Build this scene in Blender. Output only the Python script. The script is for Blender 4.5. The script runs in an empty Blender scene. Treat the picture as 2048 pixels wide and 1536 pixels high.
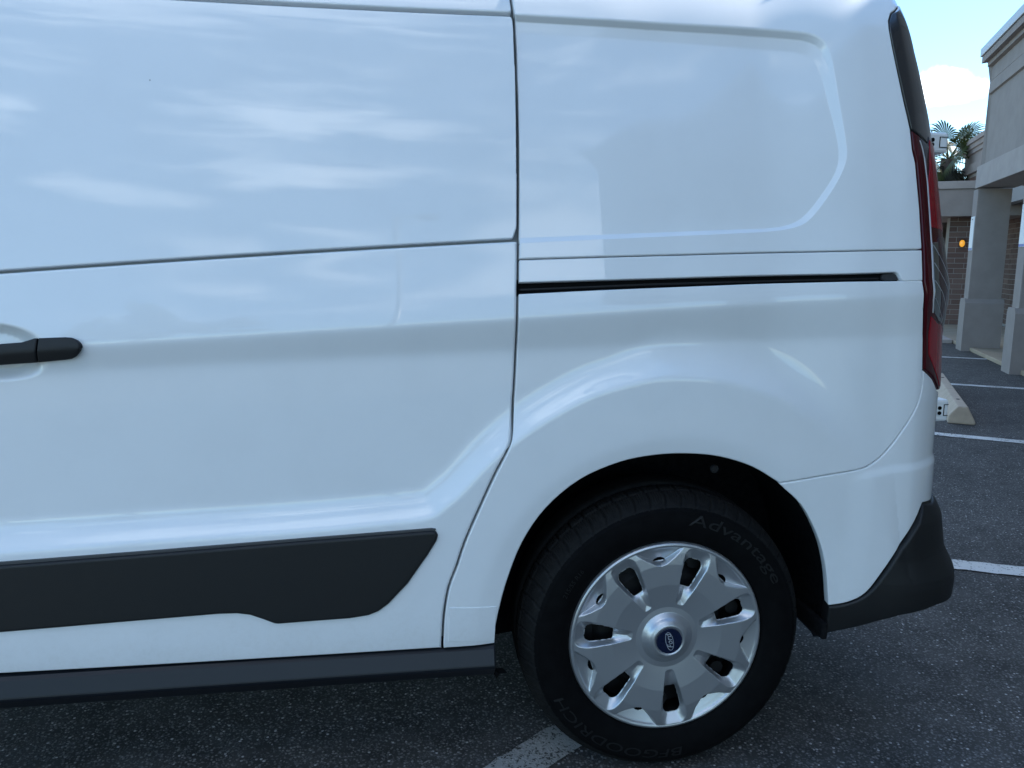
import bpy, bmesh, math, random
import numpy as np
from mathutils import Vector, Matrix, Euler
from mathutils.geometry import delaunay_2d_cdt
R_ = math.radians
random.seed(7); rng = np.random.default_rng(7)
S = bpy.context.scene
C = S.collection

# ------------------------------------------------------------------ camera
cam_data = bpy.data.cameras.new('camera')
cam = bpy.data.objects.new('camera', cam_data); C.objects.link(cam)
S.camera = cam
YAW, PITCH, ROLL = 0.14035, 0.15702, 0.00416
CAM = (-0.54423, -1.47536, 1.09934)
_f = Vector((math.sin(YAW)*math.cos(PITCH), math.cos(YAW)*math.cos(PITCH), -math.sin(PITCH)))
_r = Vector((math.cos(YAW), -math.sin(YAW), 0)); _u = _r.cross(_f)
_r2 = _r*math.cos(ROLL) + _u*math.sin(ROLL); _u2 = _u*math.cos(ROLL) - _r*math.sin(ROLL)
mw = Matrix((( _r2.x,_u2.x,-_f.x),(_r2.y,_u2.y,-_f.y),(_r2.z,_u2.z,-_f.z))).to_4x4(); mw.translation = CAM
cam.matrix_world = mw
cam_data.sensor_width = 36; cam_data.lens = 36*1540/2048
cam_data.clip_start = 0.05; cam_data.clip_end = 2000

# ------------------------------------------------------------------ light
SUN_AZ, SUN_EL = 78.0, 38.0        # azimuth from +y towards +x
EXPOSURE = 1.60
S.view_settings.view_transform = 'Standard'; S.view_settings.look = 'None'
S.view_settings.gamma = 1; S.view_settings.use_curve_mapping = False
S.view_settings.exposure = EXPOSURE
W = bpy.data.worlds.new('World'); S.world = W; W.use_nodes = True
sd = Vector((math.sin(R_(SUN_AZ))*math.cos(R_(SUN_EL)), math.cos(R_(SUN_AZ))*math.cos(R_(SUN_EL)), math.sin(R_(SUN_EL))))
sun = bpy.data.lights.new('sun', 'SUN'); sun.energy = 3.2; sun.angle = R_(0.53); sun.color = (1, .95, .88)
suno = bpy.data.objects.new('sun', sun); C.objects.link(suno)
suno.rotation_euler = sd.to_track_quat('Z', 'Y').to_euler(); suno.location = sd*50

class NB:
    """small node-graph helper"""
    def __init__(s, tree): s.t = tree; s.n = tree.nodes; s.l = tree.links
    def add(s, typ, **kw):
        n = s.n.new(typ)
        for k, v in kw.items(): setattr(n, k, v)
        return n
    def put(s, sock, v):
        if hasattr(v, 'links') or isinstance(v, bpy.types.NodeSocket): s.l.new(v, sock)
        elif v is not None: sock.default_value = v
    def math(s, op, a, b=None, c=None, clamp=False):
        n = s.add('ShaderNodeMath', operation=op, use_clamp=clamp)
        s.put(n.inputs[0], a)
        if b is not None: s.put(n.inputs[1], b)
        if c is not None: s.put(n.inputs[2], c)
        return n.outputs[0]
    def vmath(s, op, a, b=None, out=0):
        n = s.add('ShaderNodeVectorMath', operation=op)
        s.put(n.inputs[0], a)
        if b is not None:
            s.put(n.inputs['Scale'] if op == 'SCALE' else n.inputs[1], b)
        return n.outputs[out]
    def noise(s, vec, scale, detail=4, rough=.55, dist=0, out='Fac'):
        n = s.add('ShaderNodeTexNoise'); s.put(n.inputs['Vector'], vec)
        n.inputs['Scale'].default_value = scale; n.inputs['Detail'].default_value = detail
        n.inputs['Roughness'].default_value = rough; n.inputs['Distortion'].default_value = dist
        return n.outputs[out]
    def voro(s, vec, scale, feature='F1', out='Distance', rand=1):
        n = s.add('ShaderNodeTexVoronoi', feature=feature); s.put(n.inputs['Vector'], vec)
        n.inputs['Scale'].default_value = scale; n.inputs['Randomness'].default_value = rand
        return n.outputs[out]
    def step(s, v, a, b, lo=0., hi=1., smooth=True):
        n = s.add('ShaderNodeMapRange', interpolation_type='SMOOTHSTEP' if smooth else 'LINEAR')
        s.put(n.inputs['Value'], v)
        n.inputs['From Min'].default_value = a; n.inputs['From Max'].default_value = b
        n.inputs['To Min'].default_value = lo; n.inputs['To Max'].default_value = hi
        return n.outputs['Result']
    def mix(s, f, a, b):
        n = s.add('ShaderNodeMix', data_type='RGBA')
        s.put(n.inputs[0], f); s.put(n.inputs[6], a if hasattr(a, 'links') else (*a, 1) if len(a) == 3 else a)
        s.put(n.inputs[7], b if hasattr(b, 'links') else (*b, 1) if len(b) == 3 else b)
        return n.outputs[2]
    def sep(s, v):
        n = s.add('ShaderNodeSeparateXYZ'); s.put(n.inputs[0], v); return n.outputs
    def comb(s, x, y, z):
        n = s.add('ShaderNodeCombineXYZ')
        for i, v in enumerate((x, y, z)): s.put(n.inputs[i], v)
        return n.outputs[0]

def build_sky():
    b = NB(W.node_tree)
    bg = b.n['Background']
    sky = b.add('ShaderNodeTexSky', sky_type='NISHITA', sun_disc=False)
    sky.sun_elevation = R_(SUN_EL); sky.sun_rotation = R_(SUN_AZ)
    sky.air_density = 1.0; sky.dust_density = 0.0; sky.ozone_density = 4.0
    d = b.add('ShaderNodeTexCoord').outputs['Generated']
    x, y, z = b.sep(d)
    zz = b.math('ADD', b.math('MAXIMUM', z, 0.0), 0.16)
    pl = b.comb(b.math('DIVIDE', x, zz), b.math('DIVIDE', y, zz), 0.0)
    pl2 = b.vmath('ADD', b.vmath('MULTIPLY', pl, (0.75, 1.05, 1.0)), SKY_OFF)
    n1 = b.noise(pl2, 1.5, 9, .56, .25)
    n0 = b.noise(pl2, 0.55, 2, .5)
    cov = b.math('MULTIPLY_ADD', n0, 0.60, b.math('SUBTRACT', n1, 0.30))
    thin = b.step(cov, CLOUD_T[0], CLOUD_T[1], 0, .6)
    # separate clouds: direction, half width, half height (radians), edge scale, density
    dens = thin
    edge = {26: b.noise(d, 26, 8, .58, .3), 9: b.noise(b.vmath('MULTIPLY', d, (1, 1, 4.5)), 6.5, 8, .55, .35)}
    for cd, hw, hh, k, amt in CLOUDS:
        c_ = Vector(cd).normalized()
        e1 = Vector((c_.y, -c_.x, 0)).normalized(); e2 = e1.cross(c_)
        a = b.math('MULTIPLY', b.vmath('DOT_PRODUCT', d, tuple(e1), 1), 1/hw)
        c = b.math('MULTIPLY', b.vmath('DOT_PRODUCT', d, tuple(e2), 1), 1/hh)
        front = b.vmath('DOT_PRODUCT', d, tuple(c_), 1)
        rad = b.math('SQRT', b.math('ADD', b.math('MULTIPLY', a, a), b.math('MULTIPLY', c, c)))
        soft = (.42, 1.1, .5) if k == 26 else (1.1, 3.4, -.75)
        m = b.math('SUBTRACT', b.math('MULTIPLY_ADD', edge[k], soft[1], soft[2]), rad)
        cum = b.math('MULTIPLY', b.step(m, -0.02, soft[0], 0, amt), b.math('GREATER_THAN', front, 0.3))
        dens = b.math('MAXIMUM', dens, cum)
    shade = b.noise(d, 14, 5, .6)
    ccol = b.mix(b.step(shade, .3, .7), (9.0, 10.0, 11.2), (12.0, 12.6, 13.2))
    # the sky in the photograph is pale cyan, so red is held back evenly all over
    col = b.mix(dens, b.vmath('MULTIPLY', sky.outputs[0], SKY_TINT), ccol)
    b.l.new(col, bg.inputs['Color']); bg.inputs['Strength'].default_value = 0.11
SKY_TINT = (.87, 1.0, 1.0)
CLOUD_T = (.56, .74)
SKY_OFF = (-4.3, 2.2, 0.0)
CLOUDS = [((0.5795, 0.7936, 0.1856), 0.042, 0.021, 26, 0.95), ((-0.1621, -0.8216, 0.5465), 0.207, 0.056, 9, 1.0), ((-0.1729, -0.8715, 0.4589), 0.21, 0.043, 9, 0.95), ((-0.3615, -0.8444, 0.3953), 0.113, 0.026, 9, 0.75), ((-0.463, -0.7291, 0.5039), 0.046, 0.058, 9, 0.9), ((-0.25, -0.55, 0.8), 0.55, 0.3, 9, 0.75), ((0.42, -0.85, 0.4), 0.42, 0.26, 9, 0.38), ((-0.28, -0.9, 0.33), 0.1, 0.022, 9, 0.6), ((-0.12, -0.93, 0.36), 0.09, 0.018, 9, 0.6)]  # includes a broad low bank behind the camera, added to brighten the mirrored sky
build_sky()

# ------------------------------------------------------------------ materials
MATS = {}
def mat(name, color=(.5,.5,.5), rough=.5, metal=0., coat=0., coat_rough=.03, spec=.5, fn=None, emit=None):
    m = bpy.data.materials.new(name); m.use_nodes = True
    p = m.node_tree.nodes['Principled BSDF']
    p.inputs['Base Color'].default_value = (*color, 1); p.inputs['Roughness'].default_value = rough
    p.inputs['Metallic'].default_value = metal; p.inputs['Coat Weight'].default_value = coat
    p.inputs['Coat Roughness'].default_value = coat_rough; p.inputs['Specular IOR Level'].default_value = spec
    if emit: p.inputs['Emission Color'].default_value = (*emit[0], 1); p.inputs['Emission Strength'].default_value = emit[1]
    if fn: fn(NB(m.node_tree), p)
    MATS[name] = m
    return m
def speck(amount, scale, c0, c1, bump=.0, bscale=None, rvar=None):
    def fn(b, p):
        o = b.add('ShaderNodeTexCoord').outputs['Object']
        n = b.noise(o, scale, 6, .6)
        b.l.new(b.mix(b.step(n, .5-amount, .5+amount), c0, c1), p.inputs['Base Color'])
        if rvar: b.l.new(b.step(b.noise(o, scale*.4, 5), .3, .7, rvar[0], rvar[1]), p.inputs['Roughness'])
        if bump:
            bn = b.add('ShaderNodeBump'); bn.inputs['Strength'].default_value = bump; bn.inputs['Distance'].default_value = .002
            b.l.new(b.noise(o, bscale or scale, 4), bn.inputs['Height']); b.l.new(bn.outputs[0], p.inputs['Normal'])
    return fn
def paint_fn(b, p):
    o = b.add('ShaderNodeTexCoord').outputs['Object']
    n = b.noise(o, 7, 6, .65)
    base = b.mix(b.step(n, .35, .75), (.80, .81, .82), (.775, .785, .795))
    # thin road film low down, and a few fly specks
    z = b.sep(o)[2]
    film = b.math('MULTIPLY', b.step(b.math('MULTIPLY_ADD', b.noise(o, 22, 6, .7), .25, z), .62, .36, 0, 1), b.step(b.noise(o, 90, 4, .7), .35, .75, .04, .22))
    base = b.mix(film, base, (.50, .46, .41))
    sp = b.voro(o, 15, out='Distance'); sc = b.sep(b.voro(o, 15, out='Color'))[0]
    spot = b.math('MULTIPLY', b.step(sp, .030, .015), b.math('GREATER_THAN', sc, .82))
    b.l.new(b.mix(b.math('MULTIPLY', spot, .7), base, (.16, .14, .12)), p.inputs['Base Color'])
mat('white_paint', (.8,.81,.82), .4, coat=1, coat_rough=.015, fn=paint_fn)
mat('shaded_white', (.22,.24,.25), .6)  # white paint greyed down, so the shade in the gaps is in its colour
mat('black_plastic', (.016,.016,.017), .55, fn=speck(.3, 500, (.003,.003,.0037), (.0055,.0055,.0062), .25, 900))
mat('grey_plastic', (.026,.026,.028), .5, fn=speck(.3, 300, (.022,.022,.024), (.030,.030,.032), .2, 900))
mat('highlight_grey', (.06,.06,.062), .45)
mat('sill_plastic', (.008,.0095,.0135), .40, spec=.38)
mat('gloss_black', (.012,.012,.014), .22, coat=.5)
mat('black_void', (.004,.004,.0045), .9, spec=.15)
mat('liner_felt', (.006,.006,.007), .95, spec=.1, fn=speck(.25, 60, (.004,.004,.005), (.010,.010,.011), .6, 250))
mat('rubber', (.012,.012,.013), .75, spec=.08, fn=speck(.35, 35, (.0020,.0020,.0024), (.0045,.0045,.005), .15, 700))
mat('tread_rubber', (.02,.02,.02), .75, spec=.15, fn=speck(.35, 60, (.005,.005,.0055), (.013,.0128,.0125), .2, 500))
mat('rubber_letter', (.0075,.0075,.008), .55, spec=.3)
mat('silver_paint', (.50,.51,.53), .36, metal=.8, coat=.2, coat_rough=.2)
mat('steel_dark', (.01,.01,.011), .6, metal=.3)
mat('badge_blue', (.002,.006,.028), .2, coat=.6)
mat('badge_silver', (.45,.47,.5), .45, metal=.4)
mat('red_bright', (.26,.002,.010), .2, spec=.3, coat=.25)
mat('red_dark', (.055,.001,.004), .2, spec=.25, coat=.2)
mat('lens_grey', (.07,.07,.075), .2, spec=.35, coat=.3)
mat('lens_purple', (.035,.008,.014), .2, spec=.35, coat=.3)
mat('rib_clear', (.5,.5,.52), .4)
mat('lens_clear', (.20,.20,.21), .12, metal=.85, coat=1)
mat('trim_silver', (.62,.62,.63), .4, metal=.3)
mat('hinge_white', (.8,.81,.82), .35, coat=.6, coat_rough=.05)
mat('galvanised', (.35,.36,.37), .45, metal=.8)

def asphalt_color(b, o):
    cell = b.voro(o, 135, out='Color'); dist = b.voro(o, 135)
    r, g, bl = b.sep(cell)
    o2 = b.vmath('ADD', o, (3.7, 1.3, 0))
    cell2 = b.voro(o2, 270, out='Color'); r2 = b.sep(cell2)[0]
    big = b.noise(o, 1.1, 5, .6); mid = b.noise(o, 9, 4, .6)
    base = b.mix(b.step(mid, .3, .7), (.031,.030,.029), (.060,.058,.056))
    st = b.mix(r, (.035,.035,.035), (.23,.225,.22))
    st = b.mix(b.step(g, .93, .94), st, (.46,.45,.45))
    m1 = b.math('MULTIPLY', b.step(bl, .42, .5), b.step(dist, .55, .30))
    c = b.mix(m1, base, st)
    m2 = b.step(r2, .80, .83)
    c = b.mix(b.math('MULTIPLY', m2, .55), c, (.14,.14,.145))
    k = b.math('MULTIPLY', b.step(big, .3, .7, .80, 1.18), b.step(b.noise(o, 2.7, 3, .5), .26, .36, .72, 1.))
    return b.vmath('SCALE', c, k), b.math('ADD', b.math('MULTIPLY', m1, .7), b.math('MULTIPLY', mid, .8))
def asphalt_fn(b, p):
    o = b.add('ShaderNodeTexCoord').outputs['Object']
    c, h = asphalt_color(b, o)
    b.l.new(c, p.inputs['Base Color'])
    bn = b.add('ShaderNodeBump'); bn.inputs['Strength'].default_value = .7; bn.inputs['Distance'].default_value = .004
    b.l.new(h, bn.inputs['Height']); b.l.new(bn.outputs[0], p.inputs['Normal'])
mat('asphalt', rough=.85, spec=.35, fn=asphalt_fn)
def stripe_fn(b, p, t0=(.50,.50,.49), t1=(.66,.66,.65), thr=.62):
    o = b.add('ShaderNodeTexCoord').outputs['Object']
    c, h = asphalt_color(b, o)
    w = b.noise(o, 120, 3, .7); big = b.noise(o, 6, 4, .6)
    wob = b.vmath('ADD', o, b.vmath('SCALE', b.noise(o, 14, 3, out='Color'), .08))
    cr = b.math('ADD', b.voro(wob, 13, 'DISTANCE_TO_EDGE'), b.step(b.noise(o, 4.5, 2), .40, .56, 0, .2))
    m = b.step(b.math('ADD', w, b.math('MULTIPLY', big, .45)), thr, thr+.05)
    m = b.math('MULTIPLY', m, b.step(cr, .010, .022))
    tone = b.mix(big, t0, t1)
    b.l.new(b.mix(m, c, tone), p.inputs['Base Color'])
    bn = b.add('ShaderNodeBump'); bn.inputs['Strength'].default_value = .5; bn.inputs['Distance'].default_value = .003
    b.l.new(b.math('ADD', h, b.math('MULTIPLY', m, .4)), bn.inputs['Height']); b.l.new(bn.outputs[0], p.inputs['Normal'])
mat('road_paint', rough=.75, fn=stripe_fn)
mat('worn_road_paint', rough=.8, fn=lambda b, p: stripe_fn(b, p, (.24,.24,.235), (.38,.38,.37), .66))
mat('stucco', (.25,.24,.235), .9, fn=speck(.25, 5, (.275,.235,.215), (.32,.275,.25), .5, 260))
mat('stucco_light', (.42,.40,.39), .9, fn=speck(.25, 6, (.36,.31,.285), (.41,.355,.325), .5, 260))
mat('soffit', (.68,.63,.59), .9)
mat('coping_metal', (.46,.47,.50), .45, metal=.35)
def brick_fn(b, p):
    o = b.add('ShaderNodeTexCoord').outputs['Object']
    rnd = b.add('ShaderNodeObjectInfo').outputs['Random']
    n = b.noise(o, 40, 5, .65)
    c = b.mix(rnd, (.13,.075,.06), (.21,.135,.11))
    c = b.mix(b.step(n, .35, .7, 0, .5), c, (.12,.085,.075))
    b.l.new(c, p.inputs['Base Color'])
mat('brick', rough=.9, fn=brick_fn)
mat('mortar', (.34,.32,.30), .95)
mat('concrete', (.26,.24,.21), .9, fn=speck(.3, 18, (.38,.31,.24), (.47,.385,.30), .5, 160))
mat('sidewalk_concrete', (.38,.30,.21), .9, fn=speck(.3, 4, (.33,.255,.175), (.40,.32,.23), .4, 120))
mat('dark_frame', (.015,.015,.016), .4)
mat('door_glass', (.05,.06,.06), .03, coat=1, spec=.8)
mat('sign_white', (.75,.77,.8), .5)
mat('sign_blue', (.03,.10,.42), .45)
mat('amber_glass', (.55,.24,.02), .25, coat=1, emit=((1.,.45,.05), .25))
mat('leaf', (.06,.09,.02), .5, fn=speck(.3, 8, (.025,.045,.010), (.07,.085,.02)))
mat('leaf_dead', (.06,.05,.03), .8, fn=speck(.3, 8, (.018,.022,.014), (.05,.045,.028)))
mat('bark', (.09,.07,.05), .9, fn=speck(.3, 12, (.06,.045,.035), (.13,.10,.08), .8, 30))
mat('siding', (.72,.74,.76), .6)
mat('cream_wall', (.6,.56,.45), .8)

# ------------------------------------------------------------------ object helpers
def mesh_obj(name, verts, faces, material, parent=None, smooth=False, normals=None, mats=None, mat_idx=None):
    me = bpy.data.meshes.new(name)
    me.from_pydata([tuple(map(float, v)) for v in verts], [], [tuple(map(int, f)) for f in faces])
    for mm in (mats or [material]): me.materials.append(MATS[mm])
    if mat_idx is not None: me.polygons.foreach_set('material_index', np.asarray(mat_idx, np.int32))
    if smooth or normals is not None: me.polygons.foreach_set('use_smooth', [True]*len(me.polygons))
    me.update()
    if normals is not None: me.normals_split_custom_set_from_vertices([tuple(map(float, n)) for n in normals])
    o = bpy.data.objects.new(name, me); C.objects.link(o)
    if parent: o.parent = parent
    return o
def bm_obj(name, bm, material, parent=None, smooth=False):
    me = bpy.data.meshes.new(name); bmesh.ops.recalc_face_normals(bm, faces=bm.faces[:]); bm.to_mesh(me); bm.free()
    me.materials.append(MATS[material])
    if smooth:
        me.polygons.foreach_set('use_smooth', [True]*len(me.polygons))
    o = bpy.data.objects.new(name, me); C.objects.link(o)
    if parent: o.parent = parent
    return o
def tag(o, label=None, cat=None, group=None, kind=None):
    if label: o['label'] = label
    if cat: o['category'] = cat
    if group: o['group'] = group
    if kind: o['kind'] = kind
    return o
def empty(name, loc=(0,0,0), rz=0):
    o = bpy.data.objects.new(name, None); C.objects.link(o); o.location = loc; o.rotation_euler = (0,0,rz)
    o.empty_display_size = .1
    return o
def box_bm(bm, lo, hi, M=None, bevel=0):
    v = [bm.verts.new((x,y,z)) for x in (lo[0],hi[0]) for y in (lo[1],hi[1]) for z in (lo[2],hi[2])]
    fs = [bm.faces.new([v[i] for i in q]) for q in ((0,1,3,2),(4,6,7,5),(0,4,5,1),(2,3,7,6),(0,2,6,4),(1,5,7,3))]
    if bevel:
        es = list({e for f in fs for e in f.edges})
        r = bmesh.ops.bevel(bm, geom=es, offset=bevel, segments=2, affect='EDGES', profile=.5)
        vs = {vv for f in r['faces'] for vv in f.verts} | {x for x in v if x.is_valid}
        v = [x for x in vs if x.is_valid]
    if M is not None: bmesh.ops.transform(bm, matrix=M, verts=[x for x in v if x.is_valid])
def box(name, lo, hi, material, parent=None, M=None, bevel=0):
    bm = bmesh.new(); box_bm(bm, lo, hi, M, bevel); return bm_obj(name, bm, material, parent)
def prism(name, prof, a0, a1, axis, material, parent=None, M=None):
    """closed profile (list of 2-D points) extruded along an axis; prof points are the two other axes in order"""
    n = len(prof); vs = []
    for a in (a0, a1):
        for p, q in prof:
            vs.append({'x':(a,p,q), 'y':(p,a,q), 'z':(p,q,a)}[axis])
    fs = [list(range(n))[::-1], list(range(n, 2*n))] + [[i, (i+1)%n, n+(i+1)%n, n+i] for i in range(n)]
    if M is not None: vs = [tuple(M @ Vector(v)) for v in vs]
    bm = bmesh.new(); bv = [bm.verts.new(v) for v in vs]
    for f in fs: bm.faces.new([bv[i] for i in f])
    return bm_obj(name, bm, material, parent)
def tube_bm(bm, p0, p1, r0, r1=None, n=10):
    p0, p1 = Vector(p0), Vector(p1); r1 = r0 if r1 is None else r1
    q = (p1-p0).to_track_quat('Z', 'Y')
    A = [bm.verts.new(p0 + q @ Vector((r0*math.cos(2*math.pi*i/n), r0*math.sin(2*math.pi*i/n), 0))) for i in range(n)]
    B = [bm.verts.new(p1 + q @ Vector((r1*math.cos(2*math.pi*i/n), r1*math.sin(2*math.pi*i/n), 0))) for i in range(n)]
    for i in range(n): bm.faces.new((A[i], A[(i+1)%n], B[(i+1)%n], B[i]))
    bm.faces.new(A[::-1]); bm.faces.new(B)

# ------------------------------------------------------------------ the ground
def ground():
    s = 150
    o = mesh_obj('ground', [(-s,-s,0),(s,-s,0),(s,s,0),(-s,s,0)], [(0,1,2,3)], 'asphalt'); tag(o, kind='structure')
ground()

#<BODY>
# ------------------------------------------------------------------ the van's side as one continuous surface
# coordinates: u runs along the side towards the rear and on round the corner, z is the height
Y0 = -0.018           # outermost level of the side (m)
RC = 0.22             # radius of the rear corner in plan
def ramp(t, w): return .5*(t + np.sqrt(t*t + w*w))
def sstep(t, a, b):
    x = np.clip((t-a)/(b-a), 0, 1); return x*x*(3-2*x)
XS_Z = np.array([0.15, 0.30, 0.57, 0.81, 0.907, 1.062, 1.25, 1.406, 1.55, 1.674, 1.80])
XS_X = np.array([0.5513, 0.5013, 0.4804, 0.4813, 0.4771, 0.4685, 0.4720, 0.4752, 0.4710, 0.4760, 0.4760])
def xs(z): 
    return np.interp(z, XS_Z, XS_X)
def poly_sdf(u, z, P):
    """signed distance to a closed polygon, negative inside"""
    u = np.asarray(u, float); z = np.asarray(z, float); shp = u.shape; u = u.ravel(); z = z.ravel()
    P = np.asarray(P, float); A = P; B = np.roll(P, -1, 0)
    d = np.full(u.shape, 1e9); ins = np.zeros(u.shape, bool)
    for (ax, az), (bx, bz) in zip(A, B):
        ex, ez = bx-ax, bz-az
        t = np.clip(((u-ax)*ex + (z-az)*ez)/(ex*ex+ez*ez+1e-18), 0, 1)
        d = np.minimum(d, (u-ax-t*ex)**2 + (z-az-t*ez)**2)
        c = ((az > z) != (bz > z)) & (u < ex*(z-az)/(ez if abs(ez) > 1e-12 else 1e-12) + ax)
        ins ^= c
    d = np.sqrt(d); return np.where(ins, -d, d).reshape(shp)
def smooth_line(P, n=8):
    """Catmull-Rom through the points"""
    P = np.asarray(P, float); Q = np.vstack([2*P[0]-P[1], P, 2*P[-1]-P[-2]]); out = []
    for i in range(1, len(Q)-2):
        p0, p1, p2, p3 = Q[i-1], Q[i], Q[i+1], Q[i+2]
        for t in np.linspace(0, 1, n, endpoint=False):
            out.append(.5*((2*p1)+(-p0+p2)*t+(2*p0-5*p1+4*p2-p3)*t*t+(-p0+3*p1-3*p2+p3)*t**3))
    out.append(P[-1]); return np.array(out)
def line_z(P):
    P = np.asarray(P, float); return lambda u: np.interp(u, P[:,0], P[:,1])
def lin_z(P):
    P = np.asarray(P, float); k = np.polyfit(P[:,0], P[:,1], 1 if len(P) < 3 else 2)
    return lambda u: np.polyval(k, u)
BELT = lin_z([(-1.2646, 0.9357), (-1.1272, 0.9428), (-0.7361, 0.9659), (-0.3310, 0.9890), (0.0411, 1.0106), (0.4760, 1.0343)])
BAND = lin_z([(-1.2657, 0.8929), (-1.1281, 0.9041), (-0.7372, 0.9149), (-0.3315, 0.9275), (0.0431, 0.9369), (0.4821, 0.9503)])
SEAM = lin_z([(-1.2614, 1.0788), (-0.9135, 1.1044), (-0.6413, 1.1233), (-0.3255, 1.1424)])
BELT_E = float(BELT(.5))
# the edge of the hollow in door and quarter panel, running on over the wheel
_cr = [(-1.5440, 0.5564), (-1.2891, 0.5661), (-1.0246, 0.5765), (-0.7489, 0.5857), (-0.5675, 0.5962), (-0.5189, 0.6002), (-0.4915, 0.6072), (-0.4717, 0.6217), (-0.4370, 0.6509), (-0.3855, 0.7049), (-0.3360, 0.7477), (-0.2664, 0.7951), (-0.1682, 0.8440), (-0.0590, 0.8700), (0.0118, 0.8728), (0.1055, 0.8629), (0.2203, 0.8254), (0.3033, 0.7770), (0.3854, 0.7069), (0.4426, 0.6425)]
_cr = np.array([(-2.6, _cr[0][1] - .0)] + list(_cr))
_crs = smooth_line(_cr, 5)
HOLLOW = np.vstack([_crs, [(_crs[-1][0]+.10, .40), (_crs[-1][0]+.10, 3.), (-2.6, 3.)]])   # closed region above the crease
ARCH0 = np.array([(-0.3604, 0.4075), (-0.3452, 0.4645), (-0.3150, 0.5423), (-0.2676, 0.6112), (-0.1988, 0.6677), (-0.1167, 0.7010), (-0.0438, 0.7131), (0.0251, 0.7139), (0.0954, 0.7052), (0.1677, 0.6814), (0.2309, 0.6435), (0.2837, 0.5923), (0.3265, 0.5182), (0.3490, 0.4460), (0.3616, 0.3623)])
ARC_C = (float(np.mean([ARCH0[0][0], ARCH0[-1][0]])), 0.335)
GAPL = np.array([(-0.3223, 1.6089), (-0.3193, 1.5677), (-0.3184, 1.5079), (-0.3184, 1.4100), (-0.3189, 1.3135), (-0.3227, 1.1320)])
WIN_O = smooth_line([(-0.4632, 1.5858), (-0.3118, 1.5824), (-0.0022, 1.5790), (0.1888, 1.5774), (0.2645, 1.5736), (0.3046, 1.5680), (0.3286, 1.5532), (0.3405, 1.5242), (0.3501, 1.4415), (0.3592, 1.3679), (0.3625, 1.3190), (0.3488, 1.2801), (0.3221, 1.2372), (0.2859, 1.1924), (0.2573, 1.1740), (0.2119, 1.1646), (0.1268, 1.1588), (-0.1004, 1.1471), (-0.3188, 1.1358), (-0.4727, 1.1272)], 4)
WIN_I = smooth_line([(-0.4640, 1.5526), (-0.3131, 1.5499), (-0.0046, 1.5437), (0.1640, 1.5396), (0.2502, 1.5361), (0.2869, 1.5293), (0.3110, 1.5146), (0.3233, 1.4871), (0.3340, 1.4307), (0.3458, 1.3645), (0.3498, 1.3187), (0.3400, 1.2820), (0.3123, 1.2401), (0.2796, 1.2003), (0.2488, 1.1799), (0.2046, 1.1705), (0.1270, 1.1662), (-0.1002, 1.1558), (-0.3186, 1.1453), (-0.4725, 1.1380)], 4)
HANDLE_PASS = [False]      # the handle bridges the dish
DISH = ([(-1.3171, 0.9369)][0], .135, .056)
BUMPC = np.array([(0.3795, 0.6319), (0.4307, 0.6452), (0.4958, 0.6534), (0.6034, 0.6570)])
BUMP_Z = np.array([.10, .20, .26, .295, .33, .39, .41, .44, .46, .535, .555, .575, .7])
BUMP_D = np.array([-.03, -.015, .008, .030, .042, .047, .045, .032, .024, .018, .010, 0, 0])
def depth(u, z, feat=True):
    """inward distance of the skin from the outermost level"""
    D = .012*(u+.35)**2*(u < .6) + .012*.95**2*(u >= .6)
    D = D + .20*ramp(.345-z, .03)                       # tucks under at the sill
    # tumblehome of the glass area
    zb = BELT(np.minimum(u, .7))
    D = D + .13*ramp(z-zb, .03) - .0 + .12*ramp(z-1.32, .30) + .30*ramp(z-1.615, .05) + .9*ramp(z-1.76, .08)
    if not feat: return D
    fade = 1 - .55*sstep(u, .05, .6)
    zl = BAND(np.minimum(u, .7))
    # crease under the belt: the skin leans out below it, in above it
    D = D - fade*.34*ramp(z-zl, .010) + fade*.34*ramp(z-zb, .006) + .05*(ramp(z-zb, .006)-ramp(z-zb-.14, .03))
    # hollow
    d = -poly_sdf(u, z, HOLLOW)
    kr = sstep(u, -.16, .0)                             # broader over the wheel
    w = .062 + .040*kr; A = (.028 + .004*kr)*(1 - .8*sstep(u, .18, .42))
    dd = np.clip(ramp(d, .006)-.0008, 0, None)
    t = np.clip(dd/w, 0, 1)
    D = D + A*(1-(1-t)**2.2)
    # lip round the wheel opening
    r = np.hypot(u-ARC_C[0], z-ARC_C[1])
    D = D + .16*ramp(.412-r, .010)*sstep(z, .20, .33)
    # recess of the blanked rear window
    do = poly_sdf(u, z, WIN_O); di = poly_sdf(u, z, WIN_I)
    t = np.where(do >= 0, 0, np.where(di <= 0, 1, (-do)/(np.abs(do)+np.abs(di)+1e-9)))
    wt = sstep(z, 1.47, 1.53); ft = np.where(t < .36, t*2.1, .756+(t-.36)*.38125)
    D = D + (.008+.007*sstep(z, 1.30, 1.55))*(wt*ft + (1-wt)*t)*(u > np.interp(z, GAPL[::-1,0]*0+GAPL[::-1,1], GAPL[::-1,0]))
    # dish behind the handle
    (du, dz), a, b_ = DISH
    e = 9. if HANDLE_PASS[0] else (np.abs((u-du)/a)**2.6 + np.abs((z-dz+.05*(u-du))/b_)**2.6)**(1/2.6)
    D = D + .026*sstep(-e, -1.0, -.62)
    # step in the bumper skin
    zc = np.interp(u, BUMPC[:,0], BUMPC[:,1]); fb = sstep(u, BUMPC[0][0], BUMPC[1][0]+.02)
    D = D - fb*.0045*(1-sstep(z, zc, zc+.022))
    return D
def bulge(u, z):
    return np.interp(z, BUMP_Z, BUMP_D)*sstep(u, .40, .70)
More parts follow.
